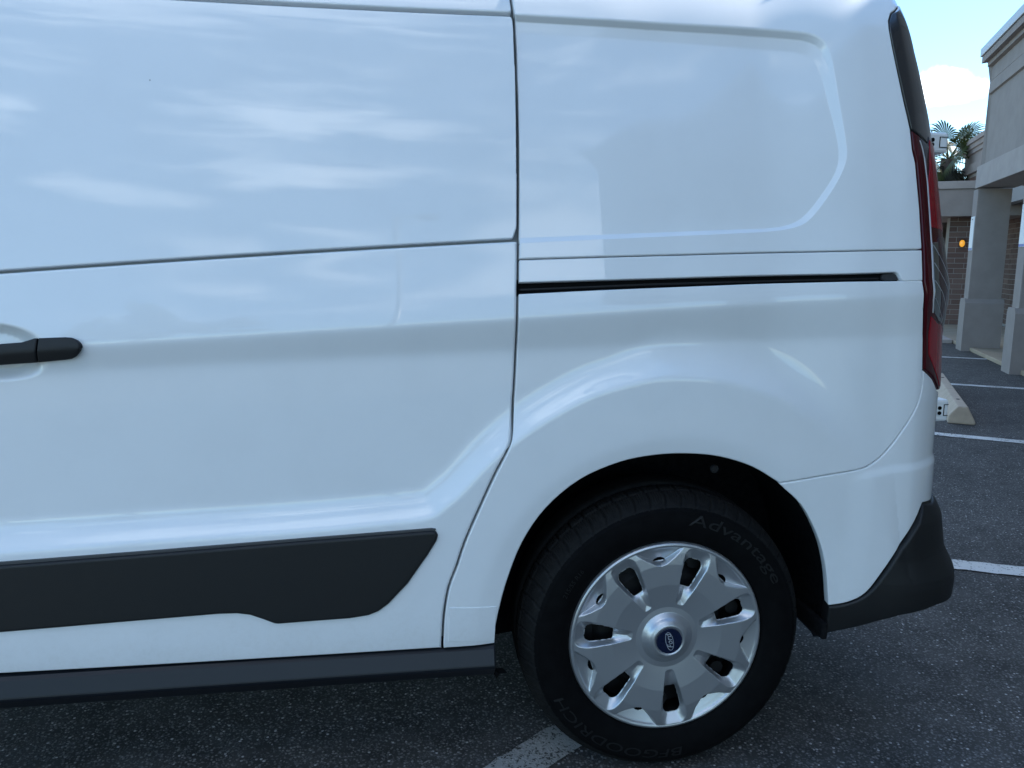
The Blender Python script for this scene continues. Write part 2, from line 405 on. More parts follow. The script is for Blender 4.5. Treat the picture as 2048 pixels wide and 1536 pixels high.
def skin(u, z, off=0., feat=True, bump=False):
    """point of the skin; off > 0 lies inward"""
    u = np.asarray(u, float); z = np.asarray(z, float)
    D = depth(u, z, feat) + off
    if bump: D = D - bulge(u, z)
    s = xs(z); th = np.clip((u-s)/RC, 0, math.pi/2); ex = np.clip((u-s)-RC*math.pi/2, 0, None)
    x = np.minimum(u, s) + RC*np.sin(th); y = RC*(1-np.cos(th)) + ex
    return np.stack([x - D*np.sin(th), Y0 + y + D*np.cos(th), z], -1)
def skin_n(u, z, off=0., bump=False, e=4e-4):
    a = skin(u+e, z, off, bump=bump) - skin(u-e, z, off, bump=bump)
    b = skin(u, z+e, off, bump=bump) - skin(u, z-e, off, bump=bump)
    n = np.cross(a, b); return n/np.linalg.norm(n, axis=-1, keepdims=True)
#</BODY>

def resample(P, step):
    P = np.asarray(P, float); Q = np.vstack([P, P[:1]]); out = []
    for a, b in zip(Q[:-1], Q[1:]):
        L = np.hypot(*(b-a)); n = max(1, int(math.ceil(L/step)))
        for i in range(n): out.append(a + (b-a)*i/n)
    return np.array(out)
def round_poly(P, r, n=4):
    """round every corner of a polygon by about r"""
    P = np.asarray(P, float); out = []; N = len(P)
    for i in range(N):
        a, b, c = P[i-1], P[i], P[(i+1) % N]
        la, lc = np.hypot(*(a-b)), np.hypot(*(c-b))
        ca = np.dot(a-b, c-b)/(la*lc+1e-12)
        if ca < -.985: out.append(b); continue
        k = min(r, la*.45, lc*.45); p = b+(a-b)/la*k; q = b+(c-b)/lc*k
        for t in np.linspace(0, 1, n+1): out.append((1-t)**2*p + 2*t*(1-t)*b + t*t*q)
    return np.array(out)
def offset_line(P, d):
    """open polyline moved sideways by d (to its left when d > 0)"""
    P = np.asarray(P, float); T = np.gradient(P, axis=0); T /= np.linalg.norm(T, axis=1)[:,None]
    return P + d*np.stack([-T[:,1], T[:,0]], 1)
def panel(name, outline, material, parent, off=0., roll=.003, flange=.014, gx=.010, gz=.005, bump=False, corner=.004, fn=None, step=.005, extra=()):
    """sheet of the van's skin with rolled edges and a flange; the outline is in (u, z)"""
    P = np.asarray(outline, float)
    area = .5*np.sum(P[:,0]*np.roll(P[:,1],-1) - np.roll(P[:,0],-1)*P[:,1])
    if area < 0: P = P[::-1]
    if corner: P = round_poly(P, corner)
    L0 = resample(P, step)
    keep = np.hypot(*(L0-np.roll(L0,1,0)).T) > 1e-4; L0 = L0[keep]
    T = np.roll(L0,-1,0)-np.roll(L0,1,0); T /= np.linalg.norm(T,axis=1)[:,None]+1e-12
    NO = np.stack([T[:,1], -T[:,0]], 1)                 # outward in (u, z)
    n0 = len(L0)
    loops = [(0., 1.0), (.25, .62), (.6, .22), (1., 0.)]
    ins = [0., .25*roll, .6*roll, roll]
    pts = [L0]; fr = [np.ones(n0)]; src = [np.arange(n0)]
    for k in (1, 2, 3):
        Q = L0 - NO*ins[k]
        d = -poly_sdf(Q[:,0], Q[:,1], L0)
        ok = d > .7*ins[k]
        pts.append(Q[ok]); fr.append(np.full(ok.sum(), loops[k][1])); src.append(np.arange(n0)[ok])
    lo, hi = L0.min(0), L0.max(0)
    U, Z = np.meshgrid(np.arange(lo[0]+gx/2, hi[0], gx), np.arange(lo[1]+gz/2, hi[1], gz)); U, Z = U.ravel(), Z.ravel()
    d = poly_sdf(U, Z, L0); ok = d < -(roll+.45*min(gx, gz))
    if len(extra):
        E = np.vstack(extra); dE = poly_sdf(E[:,0], E[:,1], L0); E = E[dE < -(roll+.001)]
        if len(E):
            cell = {}
            for a, b in E: cell.setdefault((int(a//.004), int(b//.004)), []).append((a, b))
            near = np.zeros(len(U), bool)
            for i in np.nonzero(ok)[0]:
                ca, cb = int(U[i]//.004), int(Z[i]//.004)
                near[i] = any(abs(U[i]-a) + abs(Z[i]-b) < .0034 for p in (-1,0,1) for q in (-1,0,1) for a, b in cell.get((ca+p, cb+q), ()))
            ok &= ~near
            pts.append(E); fr.append(np.zeros(len(E))); src.append(np.full(len(E), -1))
    pts.append(np.stack([U[ok], Z[ok]], 1)); fr.append(np.zeros(ok.sum())); src.append(np.full(ok.sum(), -1))
    A = np.vstack(pts); FR = np.concatenate(fr); SRC = np.concatenate(src)
    sc = 1.0
    res = delaunay_2d_cdt([Vector((float(a), float(b))) for a, b in A], [(i, (i+1) % n0) for i in range(n0)], [list(range(n0))], 1, 1e-6, True)
    V2 = np.array([tuple(v) for v in res[0]]); F = np.array(res[2]); orig = [o[0] if o else -1 for o in res[3]]
    orig = np.array(orig); FRv = np.where(orig >= 0, FR[orig], 0.); SRv = np.where(orig >= 0, SRC[orig], -1)
    cen = V2[F].mean(1); a2 = V2[F[:,1]]-V2[F[:,0]]; b2 = V2[F[:,2]]-V2[F[:,0]]
    F = F[(poly_sdf(cen[:,0], cen[:,1], L0) < 0) & (np.abs(a2[:,0]*b2[:,1]-a2[:,1]*b2[:,0]) > 1e-9)]
    u, z = V2[:,0], V2[:,1]
    o2 = off + (fn(u, z) if fn else 0.)
    N = skin_n(u, z, off, bump)
    if fn:
        e = 5e-4
        def pp(a, b): return skin(a, b, off + fn(a, b), bump=bump)
        N = np.cross(pp(u+e, z)-pp(u-e, z), pp(u, z+e)-pp(u, z-e)); N /= np.linalg.norm(N,axis=1)[:,None]
    Pw = skin(u, z, o2, bump=bump) - N*(FRv*roll*.8)[:,None]
    # outward direction in 3-D for the rim vertices
    e = 1e-3
    OD = np.zeros_like(Pw); m = SRv >= 0
    NOv = NO[SRv[m]]
    dd = skin(u[m]+NOv[:,0]*e, z[m]+NOv[:,1]*e, off, bump=bump) - skin(u[m]-NOv[:,0]*e, z[m]-NOv[:,1]*e, off, bump=bump)
    OD[m] = dd/np.linalg.norm(dd,axis=1)[:,None]
    ang = FRv*math.radians(80)
    NV = N*np.cos(ang)[:,None] + OD*np.sin(ang)[:,None]; NV /= np.linalg.norm(NV,axis=1)[:,None]
    # make triangles face along the normals
    fn_ = np.cross(Pw[F[:,1]]-Pw[F[:,0]], Pw[F[:,2]]-Pw[F[:,0]]); flip = np.einsum('ij,ij->i', fn_, N[F[:,0]]) < 0
    F[flip] = F[flip][:, ::-1]
    verts = Pw; norms = NV; faces = F.tolist()
    if flange:
        ring = {int(SRv[i]): i for i in range(len(V2)) if orig[i] >= 0 and orig[i] < n0}
        base = len(verts); idx = [ring[k] for k in range(n0) if k in ring]
        ex = Pw[idx] - N[idx]*flange + OD[idx]*0; exn = OD[idx]
        verts = np.vstack([Pw, Pw[idx], ex]); norms = np.vstack([NV, exn*.97+N[idx]*.2, exn]); k = len(idx)
        for i in range(k):
            j = (i+1) % k
            q = [base+i, base+k+i, base+k+j, base+j]
            a = np.cross(verts[q[1]]-verts[q[0]], verts[q[2]]-verts[q[0]])
            if np.dot(a, exn[i]) < 0: q = q[::-1]
            faces.append(q)
    return mesh_obj(name, verts, faces, material, parent, normals=norms)

def densify(P, step=.0035):
    P = np.asarray(P, float); out = []
    for a, b in zip(P[:-1], P[1:]):
        n = max(1, int(math.ceil(np.hypot(*(b-a))/step))); out += [a+(b-a)*i/n for i in range(n)]
    return np.array(out)
CREASE_X = [densify(offset_line(_crs[(_crs[:,0] > -2.2)], d)) for d in (-.006,-.003,0,.003,.006,.010)]
RECESS_X = [densify(WIN_O*(1-t)+WIN_I*t) for t in (-.10, .0, .08, .2, .30, .42, .6, .8, .92, 1., 1.08)]
_t = np.linspace(0, 2*np.pi, 160)
def _dish(k):
    (du, dz), a, b_ = DISH; cu = np.sign(np.cos(_t))*np.abs(np.cos(_t))**(2/2.6)*a*k; cz = np.sign(np.sin(_t))*np.abs(np.sin(_t))**(2/2.6)*b_*k
    return np.stack([du+cu, dz+cz-.05*cu], 1)
DISH_X = [densify(_dish(k)) for k in (.68,.74,.80,.86,.92,.98,1.02)]

# ------------------------------------------------------------------ the van
van = empty('van', (0, 0, 0))
tag(van, 'white panel van with black lower trim, seen from its rear side beside the shop', 'van')
GAP = smooth_line([(-0.3250, 1.6805), (-0.3208, 1.6125), (-0.3181, 1.5863), (-0.3164, 1.5737), (-0.3147, 1.5146), (-0.3152, 1.4144), (-0.3162, 1.3161), (-0.3184, 1.2192), (-0.3204, 1.1419), (-0.3230, 1.0651), (-0.3254, 0.9982), (-0.3257, 0.9284), (-0.3293, 0.8485), (-0.3359, 0.7706), (-0.3458, 0.7338), (-0.3577, 0.7090), (-0.3707, 0.6841), (-0.3936, 0.6340), (-0.4156, 0.5845), (-0.4328, 0.5427), (-0.4480, 0.4965), (-0.4644, 0.4521), (-0.4739, 0.3951), (-0.4773, 0.3379), (-0.4774, 0.3239)], 3)
UL = -2.15
gz = GAP
def part_gap(z0, z1, d):
    g = offset_line(GAP, d); return g[(g[:,1] <= z1) & (g[:,1] >= z0)]       # runs downwards
ZS = 0.3225
seamL = [(u, float(SEAM(u))) for u in np.linspace(UL, -.33, 30)]
def gap_u(z, d=0):
    g = offset_line(GAP, d); return float(np.interp(z, g[::-1,1], g[::-1,0]))
# -- sliding door, lower skin
zt = float(SEAM(-.335))
dl = part_gap(ZS, zt-.004, -.0023)
door_out = [(UL, ZS)] + [(u, z-.0032) for u, z in seamL if u < dl[0][0]-.004] + [(dl[0][0], zt-.0030)] + list(dl) + [(dl[-1][0], ZS)]
door = panel('sliding_door', door_out, 'white_paint', van, roll=.0055, gx=.010, gz=.004, corner=.003, extra=CREASE_X+DISH_X)
# -- blanked window of the sliding door, set a little deeper
GUT = lin_z([(-1.0036, 1.5908), (-0.8824, 1.5873), (-0.6354, 1.5852), (-0.3202, 1.5842)])
zg = float(GUT(-.325))
db = part_gap(zt+.0040, zg-.004, -.0023)
blank_out = [(UL, float(SEAM(UL))+.0028)] + [(u, float(GUT(u))-.0035) for u in np.linspace(UL, db[0][0]-.004, 20)] + list(db) + [(u, z+.0028) for u, z in seamL[::-1] if u < db[-1][0]-.003 and u > UL]
panel('window_blank', blank_out, 'white_paint', door, off=.006, roll=.003, gx=.014, gz=.007, corner=.003)
# -- roof side above the door
dr = part_gap(zg+.004, 1.70, -.0023)
ZT = 1.80
roof_out = [(UL, float(GUT(UL))+.0035), (UL, ZT), (gap_u(1.70,-.0023)-.02, ZT)] + list(dr) + [(u, float(GUT(u))+.0035) for u in np.linspace(dr[-1][0]-.004, UL+.05, 18)]
panel('roof_side', roof_out, 'white_paint', van, off=.004, roll=.004, gx=.014, gz=.006, corner=.003)
# -- quarter panel, upper skin with the blanked window
S1 = np.array([(-0.3201, 1.1044), (-0.1593, 1.1099), (0.1531, 1.1195), (0.3620, 1.1246), (0.5383, 1.1287)])
qa = part_gap(S1[0][1]+.002, 1.70, .0023)
LAMP_L = np.array([(0.4867, 1.6039), (0.4846, 1.5840), (0.4974, 1.5147), (0.5153, 1.4282), (0.5288, 1.3746), (0.5300, 1.3333), (0.5372, 1.3078), (0.5408, 1.2090), (0.5385, 1.1411), (0.5318, 1.0620), (0.5393, 1.0071), (0.5553, 0.9441), (0.5606, 0.8788)])
CAP_TOP = np.array([(0.6895, 1.6534), (0.5140, 1.6226), (0.4867, 1.6039)])
lampU = lambda z: np.interp(z, LAMP_L[::-1,1], LAMP_L[::-1,0])
UR = lambda z: float(xs(z)) + RC*math.pi/2 + .05
zq = S1[-1][1]+.0016
capz = CAP_TOP[0][1]
up_out = [(u, z+.0014) for u, z in S1[:-1]] + [(float(lampU(zq))-.002, zq)] + [(p[0]-.002, p[1]) for p in LAMP_L[::-1] if p[1] > zq+.01] + \
    [(CAP_TOP[1][0]-.002, CAP_TOP[1][1]+.001), (CAP_TOP[0][0], capz+.003), (UR(capz+.004), capz+.004), (UR(ZT), ZT), (qa[0][0]+.02, ZT)] + list(qa)
qtr = panel('quarter_panel', up_out, 'white_paint', van, roll=.003, gx=.007, gz=.0045, corner=.003, extra=RECESS_X)
# -- cover strip over the door rail
rc_out = [(u, z-.0012) for u, z in S1[:-1]] + [(float(lampU(S1[-1][1]-.002))-.002, S1[-1][1]-.0012)] + [(0.5306, 1.0651), (0.4802, 1.0641), (0.4742, 1.0682), (0.4675, 1.0794), (0.4620, 1.0824), (0.3600, 1.0792), (0.1514, 1.0745), (-0.1606, 1.0653), (-0.3202, 1.0603)]
rc_out[0] = (gap_u(rc_out[0][1], .0023), rc_out[0][1]); rc_out[-1] = (gap_u(rc_out[-1][1], .0023), rc_out[-1][1])
panel('rail_cover', rc_out, 'white_paint', van, roll=.0025, gx=.010, gz=.004, corner=.002)
# -- quarter panel, lower skin with the wheel opening
top = [(-0.3207, 1.0384), (-0.1611, 1.0459), (0.1508, 1.0576), (0.3594, 1.0631), (0.5306, 1.0651)]
ql = part_gap(ZS, top[0][1]-.003, .0023)
SB = smooth_line([(0.5597, 0.8692), (0.5609, 0.8411), (0.5515, 0.8083), (0.5308, 0.7747), (0.5105, 0.7472), (0.4873, 0.7185), (0.4650, 0.6941), (0.4450, 0.6800), (0.4197, 0.6686), (0.3773, 0.6616), (0.3205, 0.6551), (0.2311, 0.6422)], 3)
ARCH = np.array([(-0.3696, 0.3520), (-0.3645, 0.3804), (-0.3594, 0.4040), (-0.3442, 0.4614), (-0.3140, 0.5400), (-0.2667, 0.6097), (-0.1978, 0.6664), (-0.1154, 0.6997), (-0.0420, 0.7117), (0.0273, 0.7125), (0.0976, 0.7039), (0.1699, 0.6801), (0.2320, 0.6433)])
ARCH = smooth_line(ARCH, 4)
sill_r = [(-0.3692, 0.3275)][0]
low_out = [(gap_u(top[0][1], .0023), top[0][1])] + top[1:-1] + [(float(lampU(top[-1][1]))-.002, top[-1][1])] + [(p[0]-.002, p[1]) for p in LAMP_L if p[1] < top[-1][1]-.005] + \
    [(p[0]-.0008, p[1]+.0008) for p in SB] + list(ARCH[::-1]) + [(sill_r[0], ZS), (ql[-1][0], ZS)] + list(ql[::-1])
panel('quarter_panel', low_out, 'white_paint', van, roll=.0035, gx=.006, gz=.0045, corner=.002, flange=.02, extra=CREASE_X)
# -- bumper: painted upper part
BT = smooth_line([(0.3663, 0.3585), (0.3907, 0.3623), (0.4112, 0.3688), (0.4346, 0.3801), (0.4562, 0.3998), (0.4806, 0.4340), (0.5087, 0.4743), (0.5419, 0.5159), (0.5689, 0.5458), (0.5946, 0.5775)], 3)
zbt = .572
AR2 = smooth_line([(0.2324, 0.6399), (0.2864, 0.5906), (0.3300, 0.5159), (0.3533, 0.4429), (0.3663, 0.3585)], 4)
LB = [(0.5648, 0.8775), (0.6037, 0.8583)]
zl0 = LB[1][1]-.028
bump_out = [(p[0]+.0008, p[1]-.0008) for p in SB[::-1]] + [(float(lampU(LB[0][1]))+.0012, LB[0][1]-.003)] + [(LB[1][0]+.0, LB[1][1]-.004), (LB[1][0]+.05, zl0-.012), (UR(.8), zl0-.03), (UR(.58), zbt)] + \
    [(BT[-1][0]+.05, zbt)] + [(p[0], p[1]+.001) for p in BT[::-1]] + list(AR2[::-1][1:-1])
bumper = panel('bumper', bump_out, 'white_paint', van, roll=.003, gx=.006, gz=.005, corner=.002, flange=.02, bump=False)
# -- bumper: black lower part
BB = [(0.3675, 0.2891), (0.4421, 0.3088), (0.5241, 0.3362), (0.6124, 0.3487)]
low_b = [(p[0], p[1]-.001) for p in BT] + [(BT[-1][0]+.05, zbt-.003), (UR(.5)+.05, zbt-.003), (UR(.3)+.05, BB[-1][1]-.02), (BB[-1][0]+.14, BB[-1][1]-.012)] + BB[::-1]
panel('bumper_trim', low_b, 'black_plastic', bumper, off=-.003, roll=.006, gx=.008, gz=.006, corner=.004, bump=True, flange=.03)
# -- inner shell seen through the gaps
def shell(name, u0, u1, z0, z1, off, material):
    n, m = 130, 60
    U, Z = np.meshgrid(np.linspace(u0, u1, n), np.linspace(z0, z1, m))
    P = skin(U.ravel(), Z.ravel(), off).reshape(m, n, 3)
    F = [(j*n+i, j*n+i+1, (j+1)*n+i+1, (j+1)*n+i) for j in range(m-1) for i in range(n-1)
         if math.hypot(.5*(U[j,i]+U[j,i+1])-ARC_C[0], Z[j,i]-ARC_C[1]) > .43]
    return mesh_obj(name, P.reshape(-1,3), F, material, van, smooth=True)
shell('inner_shell', UL, 1.05, .34, 1.79, .022, 'shaded_white')
# -- roof, far side, floor and rear face close the body
def body_close():
    zs_ = [1.80, 1.815, 1.82]; Y1 = 1.72
    rows = []
    us = np.linspace(UL, .9, 24)
    e = skin(us, np.full(24, 1.80), .0)
    V = []; F = []
    n = 24
    for k, (yy, zz) in enumerate(((None, 1.80), (.30, 1.835), (.86, 1.845), (1.42, 1.835), (1.56, 1.80))):
        for i in range(n):
            y = e[i][1] if yy is None else yy
            V.append((min(e[i][0], .55 if yy is not None else 9), y, zz))
    for k in range(4):
        for i in range(n-1): F.append((k*n+i, k*n+i+1, (k+1)*n+i+1, (k+1)*n+i))
    mesh_obj('roof', V, F, 'white_paint', van, smooth=True)
    prof = [(1.56,1.80),(1.66,1.3),(1.72,1.0),(1.74,.6),(1.72,.32),(1.60,.30)]
    V = []; F = []
    for x in (UL, .55):
        for y, z in prof: V.append((x if z < 1.7 else min(x, .5), y, z))
    for i in range(5): F.append((i, i+1, 6+i+1, 6+i))
    mesh_obj('far_side', V, F, 'white_paint', van)
    # rear doors: one face following the rear line
    zz = np.linspace(.58, 1.80, 16); V = []; F = []
    for z in zz:
        x = float(xs(z)) + RC - .004 - float(depth(np.array([.9]), np.array([z]))[0])
        for y in (RC-.03, .84, .86, 1.50, 1.72): V.append((x - (.12 if y > 1.6 else 0), y, z))
    for j in range(15):
        for i in range(4): F.append((j*5+i, j*5+i+1, j*5+5+i+1, j*5+5+i))
    mesh_obj('rear_doors', V, F, 'white_paint', van, smooth=True)
    box('floor', (UL, .10, .24), (-.46, 1.6, .33), 'black_void', van)  # dark underside boxes, added to block light beneath the van
    box('floor', (.42, .20, .26), (.60, 1.5, .50), 'black_void', van)
    box('floor', (-.46, .40, .24), (.42, 1.3, .34), 'black_void', van)
    box('front_end', (UL-.06, .05, .3), (UL, 1.6, 1.75), 'black_void', van)
prism('rear_bumper', [(.50,.26),(.66,.26),(.715,.34),(.72,.42),(.70,.565),(.50,.575)], .30, 1.55, 'y', 'black_plastic', van, Matrix(((0,1,0,0),(1,0,0,0),(0,0,1,0),(0,0,0,1))) @ Matrix(((0,1,0,0),(1,0,0,0),(0,0,1,0),(0,0,0,1))))
body_close()
# -- slot of the door rail
def rail():
    P = [(-0.3288, 1.0651), (-0.1604, 1.0711), (0.1516, 1.0795), (0.3603, 1.0852), (0.4867, 1.0886), (0.4849, 1.0580), (0.3592, 1.0570), (0.1506, 1.0516), (-0.1613, 1.0401), (-0.3296, 1.0326)]
    panel('rail_slot', P, 'black_void', van, off=.016, roll=.001, flange=0, gx=.03, gz=.01, corner=0)
    P = [(-0.3195, 1.0479), (-0.0586, 1.0585), (0.2570, 1.0667), (0.4308, 1.0712), (0.4307, 1.0682), (0.2569, 1.0637), (-0.0588, 1.0546), (-0.3196, 1.0441)]
    panel('slide_rail', P, 'steel_dark', van, off=.010, roll=.0012, flange=.006, gx=.03, gz=.01, corner=0)
    P = [(0.4368, 1.0773), (0.4596, 1.0804), (0.4663, 1.0774), (0.4742, 1.0662), (0.4477, 1.0652), (0.4341, 1.0682)]
    panel('rail_end', P, 'grey_plastic', van, off=.008, roll=.001, flange=.006, gx=.02, gz=.006, corner=.002)
rail()
# -- cladding of the door
CL = [(-1.8743, 0.5211), (-1.5466, 0.5337), (-1.2912, 0.5429), (-1.0404, 0.5535), (-0.7496, 0.5666), (-0.4967, 0.5767), (-0.4879, 0.5743), (-0.4841, 0.5669), (-0.4871, 0.5557), (-0.5052, 0.5265), (-0.5455, 0.4692), (-0.5836, 0.4293), (-0.6035, 0.4147), (-0.6232, 0.4074), (-0.6594, 0.4032), (-0.7366, 0.4015), (-0.7978, 0.3999), (-0.8044, 0.4014), (-0.8238, 0.4108), (-0.8487, 0.4216), (-0.8738, 0.4261), (-0.9055, 0.4269), (-1.0919, 0.4200), (-1.3034, 0.4115), (-1.5624, 0.4017), (-1.8947, 0.3890)]
clad_ridge = lambda u, z: 0*u
TOPL = np.array([(-1.8733, 0.5276), (-1.5459, 0.5399), (-1.2907, 0.5487), (-1.0400, 0.5589), (-0.7494, 0.5716), (-0.4967, 0.5814), (-0.4879, 0.5794)])
panel('cladding_highlight', list(TOPL) + [(p[0]-.004, p[1]-.012) for p in TOPL[::-1]], 'highlight_grey', door, off=-.003, roll=.0015, flange=.004, gx=.03, gz=.01, corner=.001)  # grey strip painted in for the highlight on the moulding's top edge
panel('door_cladding', CL, 'black_plastic', door, off=-.009, roll=.007, flange=.012, gx=.014, gz=.008, corner=.002)
# -- protective film ahead of the wheel
panel('paint_film', [(-0.4637, 0.4127), (-0.3668, 0.4072), (-0.3703, 0.3300), (-0.4652, 0.3382)], 'white_paint', van, off=-.0016, roll=.0012, flange=.0018, gx=.02, gz=.02, corner=.001)
# -- sill
def sill():
    x1 = [(-0.3689, 0.3073)][0][0]; y = Y0
    prof = [(y+.034,.3215),(y+.020,.3175),(y+.014,.312),(y+.001,.281),(y+.004,.274),(y+.030,.247),(y+.10,.245),(y+.12,.33)]
    o = prism('sill_trim', prof, UL, x1, 'x', 'sill_plastic', van)
    b = o.modifiers.new('bevel', 'BEVEL'); b.width = .003; b.segments = 2; b.limit_method = 'ANGLE'
sill()
# -- handle
def handle():
    HANDLE_PASS[0] = True
    mid = lin_z([(-1.2587, 0.9326), (-1.1960, 0.9374), (-1.1269, 0.9423)])
    f = lambda u, z: -.013 + .10*ramp(np.abs(z-mid(u))-.001, .002)
    panel('door_handle', [(-1.4646, 0.9344), (-1.3576, 0.9415), (-1.2574, 0.9517), (-1.2238, 0.9542), (-1.2085, 0.9589), (-1.2017, 0.9611), (-1.1958, 0.9615), (-1.2011, 0.9151), (-1.2632, 0.9112), (-1.3644, 0.9033), (-1.4723, 0.8964)], 'black_plastic', door, off=0, roll=.004, flange=.02, gx=.006, gz=.003, corner=.0015, fn=f, step=.003)
    panel('handle_cap', [(-1.1949, 0.9615), (-1.1491, 0.9630), (-1.1380, 0.9621), (-1.1295, 0.9580), (-1.1242, 0.9517), (-1.1227, 0.9422), (-1.1263, 0.9325), (-1.1331, 0.9255), (-1.1415, 0.9214), (-1.1521, 0.9197), (-1.2003, 0.9151)], 'black_plastic', door, off=0, roll=.004, flange=.02, gx=.006, gz=.003, corner=.0015, fn=f, step=.003)
    HANDLE_PASS[0] = False
handle()
# -- tail light
def tail_light():
    ll = lambda y: None
    Lz = [(p[0]+.0012, p[1]) for p in LAMP_L]
    ztop = [(0.5288, 1.3746)][0]
    UR2 = lambda z: float(xs(z)) + RC*1.35
    bl = [(0.5286, 1.3736), (0.5522, 1.3663), (0.6467, 1.3384)]            # edge between black cap and lamp
    cap = [(CAP_TOP[0][0]+.001, CAP_TOP[0][1])] + [(CAP_TOP[1][0]+.001, CAP_TOP[1][1])] + [p for p in Lz if p[1] >= bl[0][1]-.002] + [(p[0], p[1]+.001) for p in bl[1:]] + [(UR2(bl[2][1]-.05), bl[2][1]-.05), (UR2(capz), capz)]
    panel('pillar_trim', cap, 'gloss_black', van, off=-.002, roll=.004, flange=.012, gx=.010, gz=.010, corner=.004)
    zb0 = LB[0][1]
    lamp = [bl[0]] + [p for p in Lz if p[1] < bl[0][1]-.004 and p[1] > zb0+.004] + [(float(lampU(zb0))+.0012, zb0), (LB[1][0], LB[1][1]-.001), (LB[1][0]+.05, zl0-.006), (UR2(zl0), zl0-.022), (UR2(bl[2][1]), bl[2][1]-.054), (bl[2][0], bl[2][1]-.001), (bl[1][0], bl[1][1]-.001)]
    tl = panel('tail_light', lamp, 'red_dark', van, off=-.003, roll=.004, flange=.02, gx=.006, gz=.008, corner=.003)
    strip = [(0.5543, 1.3540), (0.5635, 1.3379), (0.5694, 1.3186), (0.5737, 1.2691), (0.5706, 1.1933), (0.5664, 1.1435), (0.5581, 1.0721), (0.5590, 1.0245), (0.5666, 0.9969)]
    th = .0050
    st = list(strip) + [(p[0]+th, p[1]) for p in strip[::-1]]
    panel('reflector_strip', st, 'trim_silver', tl, off=-.0040, roll=.001, flange=.003, gx=.004, gz=.01, corner=0)
    sp = smooth_line(strip, 3); r = [(p[0]+th+.001, p[1]) for p in sp]
    z_of = lambda i: strip[i][1]
    zA, zB, zC = [(0.5768, 1.2817)][0][1], [(0.5677, 1.1591)][0][1], strip[-1][1]
    seg = lambda a, b: [p for p in r if a >= p[1] >= b]
    zt_ = bl[2][1]-.045
    grey = seg(strip[0][1], zA) + [(r[20][0]+.02, zA+.03), (UR2(zt_)-.15, zA+.085), (UR2(zt_)-.12, zt_), (bl[2][0], bl[2][1]-.004), (bl[1][0]+.004, bl[1][1]-.006)]
    panel('smoked_lens', grey, 'lens_grey', tl, off=-.0044, roll=.0015, flange=.003, gx=.008, gz=.01, corner=0)
    a = seg(zA-.004, zB+.003)
    red = a + [(UR2(zB), zB+.003), (UR2(zA), zA+.05), (UR2(zA)-.15, zA+.078), (a[0][0]+.02, zA+.022)]
    panel('stop_lens', red, 'red_bright', tl, off=-.0046, roll=.002, flange=.003, gx=.008, gz=.008, corner=0)
    c = seg(zB, zC)
    clear = c + [(c[-1][0]+.03, zC-.018), (UR2(zC), zC-.055), (UR2(zB), zB)]
    cl = panel('reverse_lens', clear, 'lens_clear', tl, off=-.0044, roll=.0015, flange=.003, gx=.008, gz=.008, corner=0)
    low = [(strip[-1][0]-.004, zC-.006), (c[-1][0]+.028, zC-.023), (UR2(zC), zC-.060), (UR2(zl0), zl0-.018), (LB[1][0]+.05, zl0+.002), (LB[1][0]+.006, LB[1][1]+.012), (LB[0][0]+.008, LB[0][1]+.03)]
    panel('indicator_lens', low, 'red_bright', tl, off=-.0044, roll=.0015, flange=.003, gx=.008, gz=.008, corner=.004)
    pur = [(0.6061, 1.1557), (0.5840, 1.0657), (0.6052, 0.9869)]
    pz = [p for p in pur]
    panel('dark_lens', [pz[0], pz[1], pz[2], (UR2(zC), zC-.057), (UR2(zB), zB-.003)], 'lens_purple', tl, off=-.0050, roll=.001, flange=.003, gx=.01, gz=.01, corner=0)
    # thin ribs of the reflector
    for k in range(4):
        z = zB - .02 - k*(zB-zC)/4.4
        ua = float(np.interp(z, [p[1] for p in strip[::-1]], [p[0] for p in strip[::-1]]))+th+.002
        rib = [(ua, z), (ua+.05, z-.042), (ua+.12, z-.10), (ua+.12, z-.1012), (ua+.05, z-.0430), (ua, z-.0009)]
        rib = [(a_, max(b_, zC-.05)) for a_, b_ in rib]
        panel('rib', rib, 'rib_clear', tl, off=-.0056, roll=.0003, flange=.002, gx=.02, gz=.02, corner=0)
tail_light()
# -- hinges of the rear doors
def hinge(zc, hh, x0, x1, y0, y1, top=True):
    o = box('door_hinge', (x0, y0, zc-hh), (x1, y1, zc+hh), 'hinge_white', van, bevel=.006)
    w = x1-x0
    t = .0016
    bm = bmesh.new()                                    # dark joint round the leaf
    xa, xb, za, zb_ = x0+w*.72, x1-.002, zc-hh*.42, zc+hh*.50
    box_bm(bm, (xa, y0-.0012, za), (xa+t, y0+.004, zb_)); box_bm(bm, (xa, y0-.0012, za-t), (xb, y0+.004, za)); box_bm(bm, (xa, y0-.0012, zb_), (xb, y0+.004, zb_+t))
    bm_obj('joint', bm, 'black_void', o)
    for s in (-.22, .24):
        bm = bmesh.new(); tube_bm(bm, (x0+w*.5, y0-.0025, zc+hh*s), (x0+w*.5, y0+.004, zc+hh*s), .0045, n=10)
        bm_obj('bolt', bm, 'black_void', o)
    return o
HG = [(1.369, 0.0227, 0.5991, 0.6798, 0.17, 0.26), (0.7534, 0.0268, 0.6938, 0.7426, 0.17, 0.26)]
for a in HG: hinge(*a)

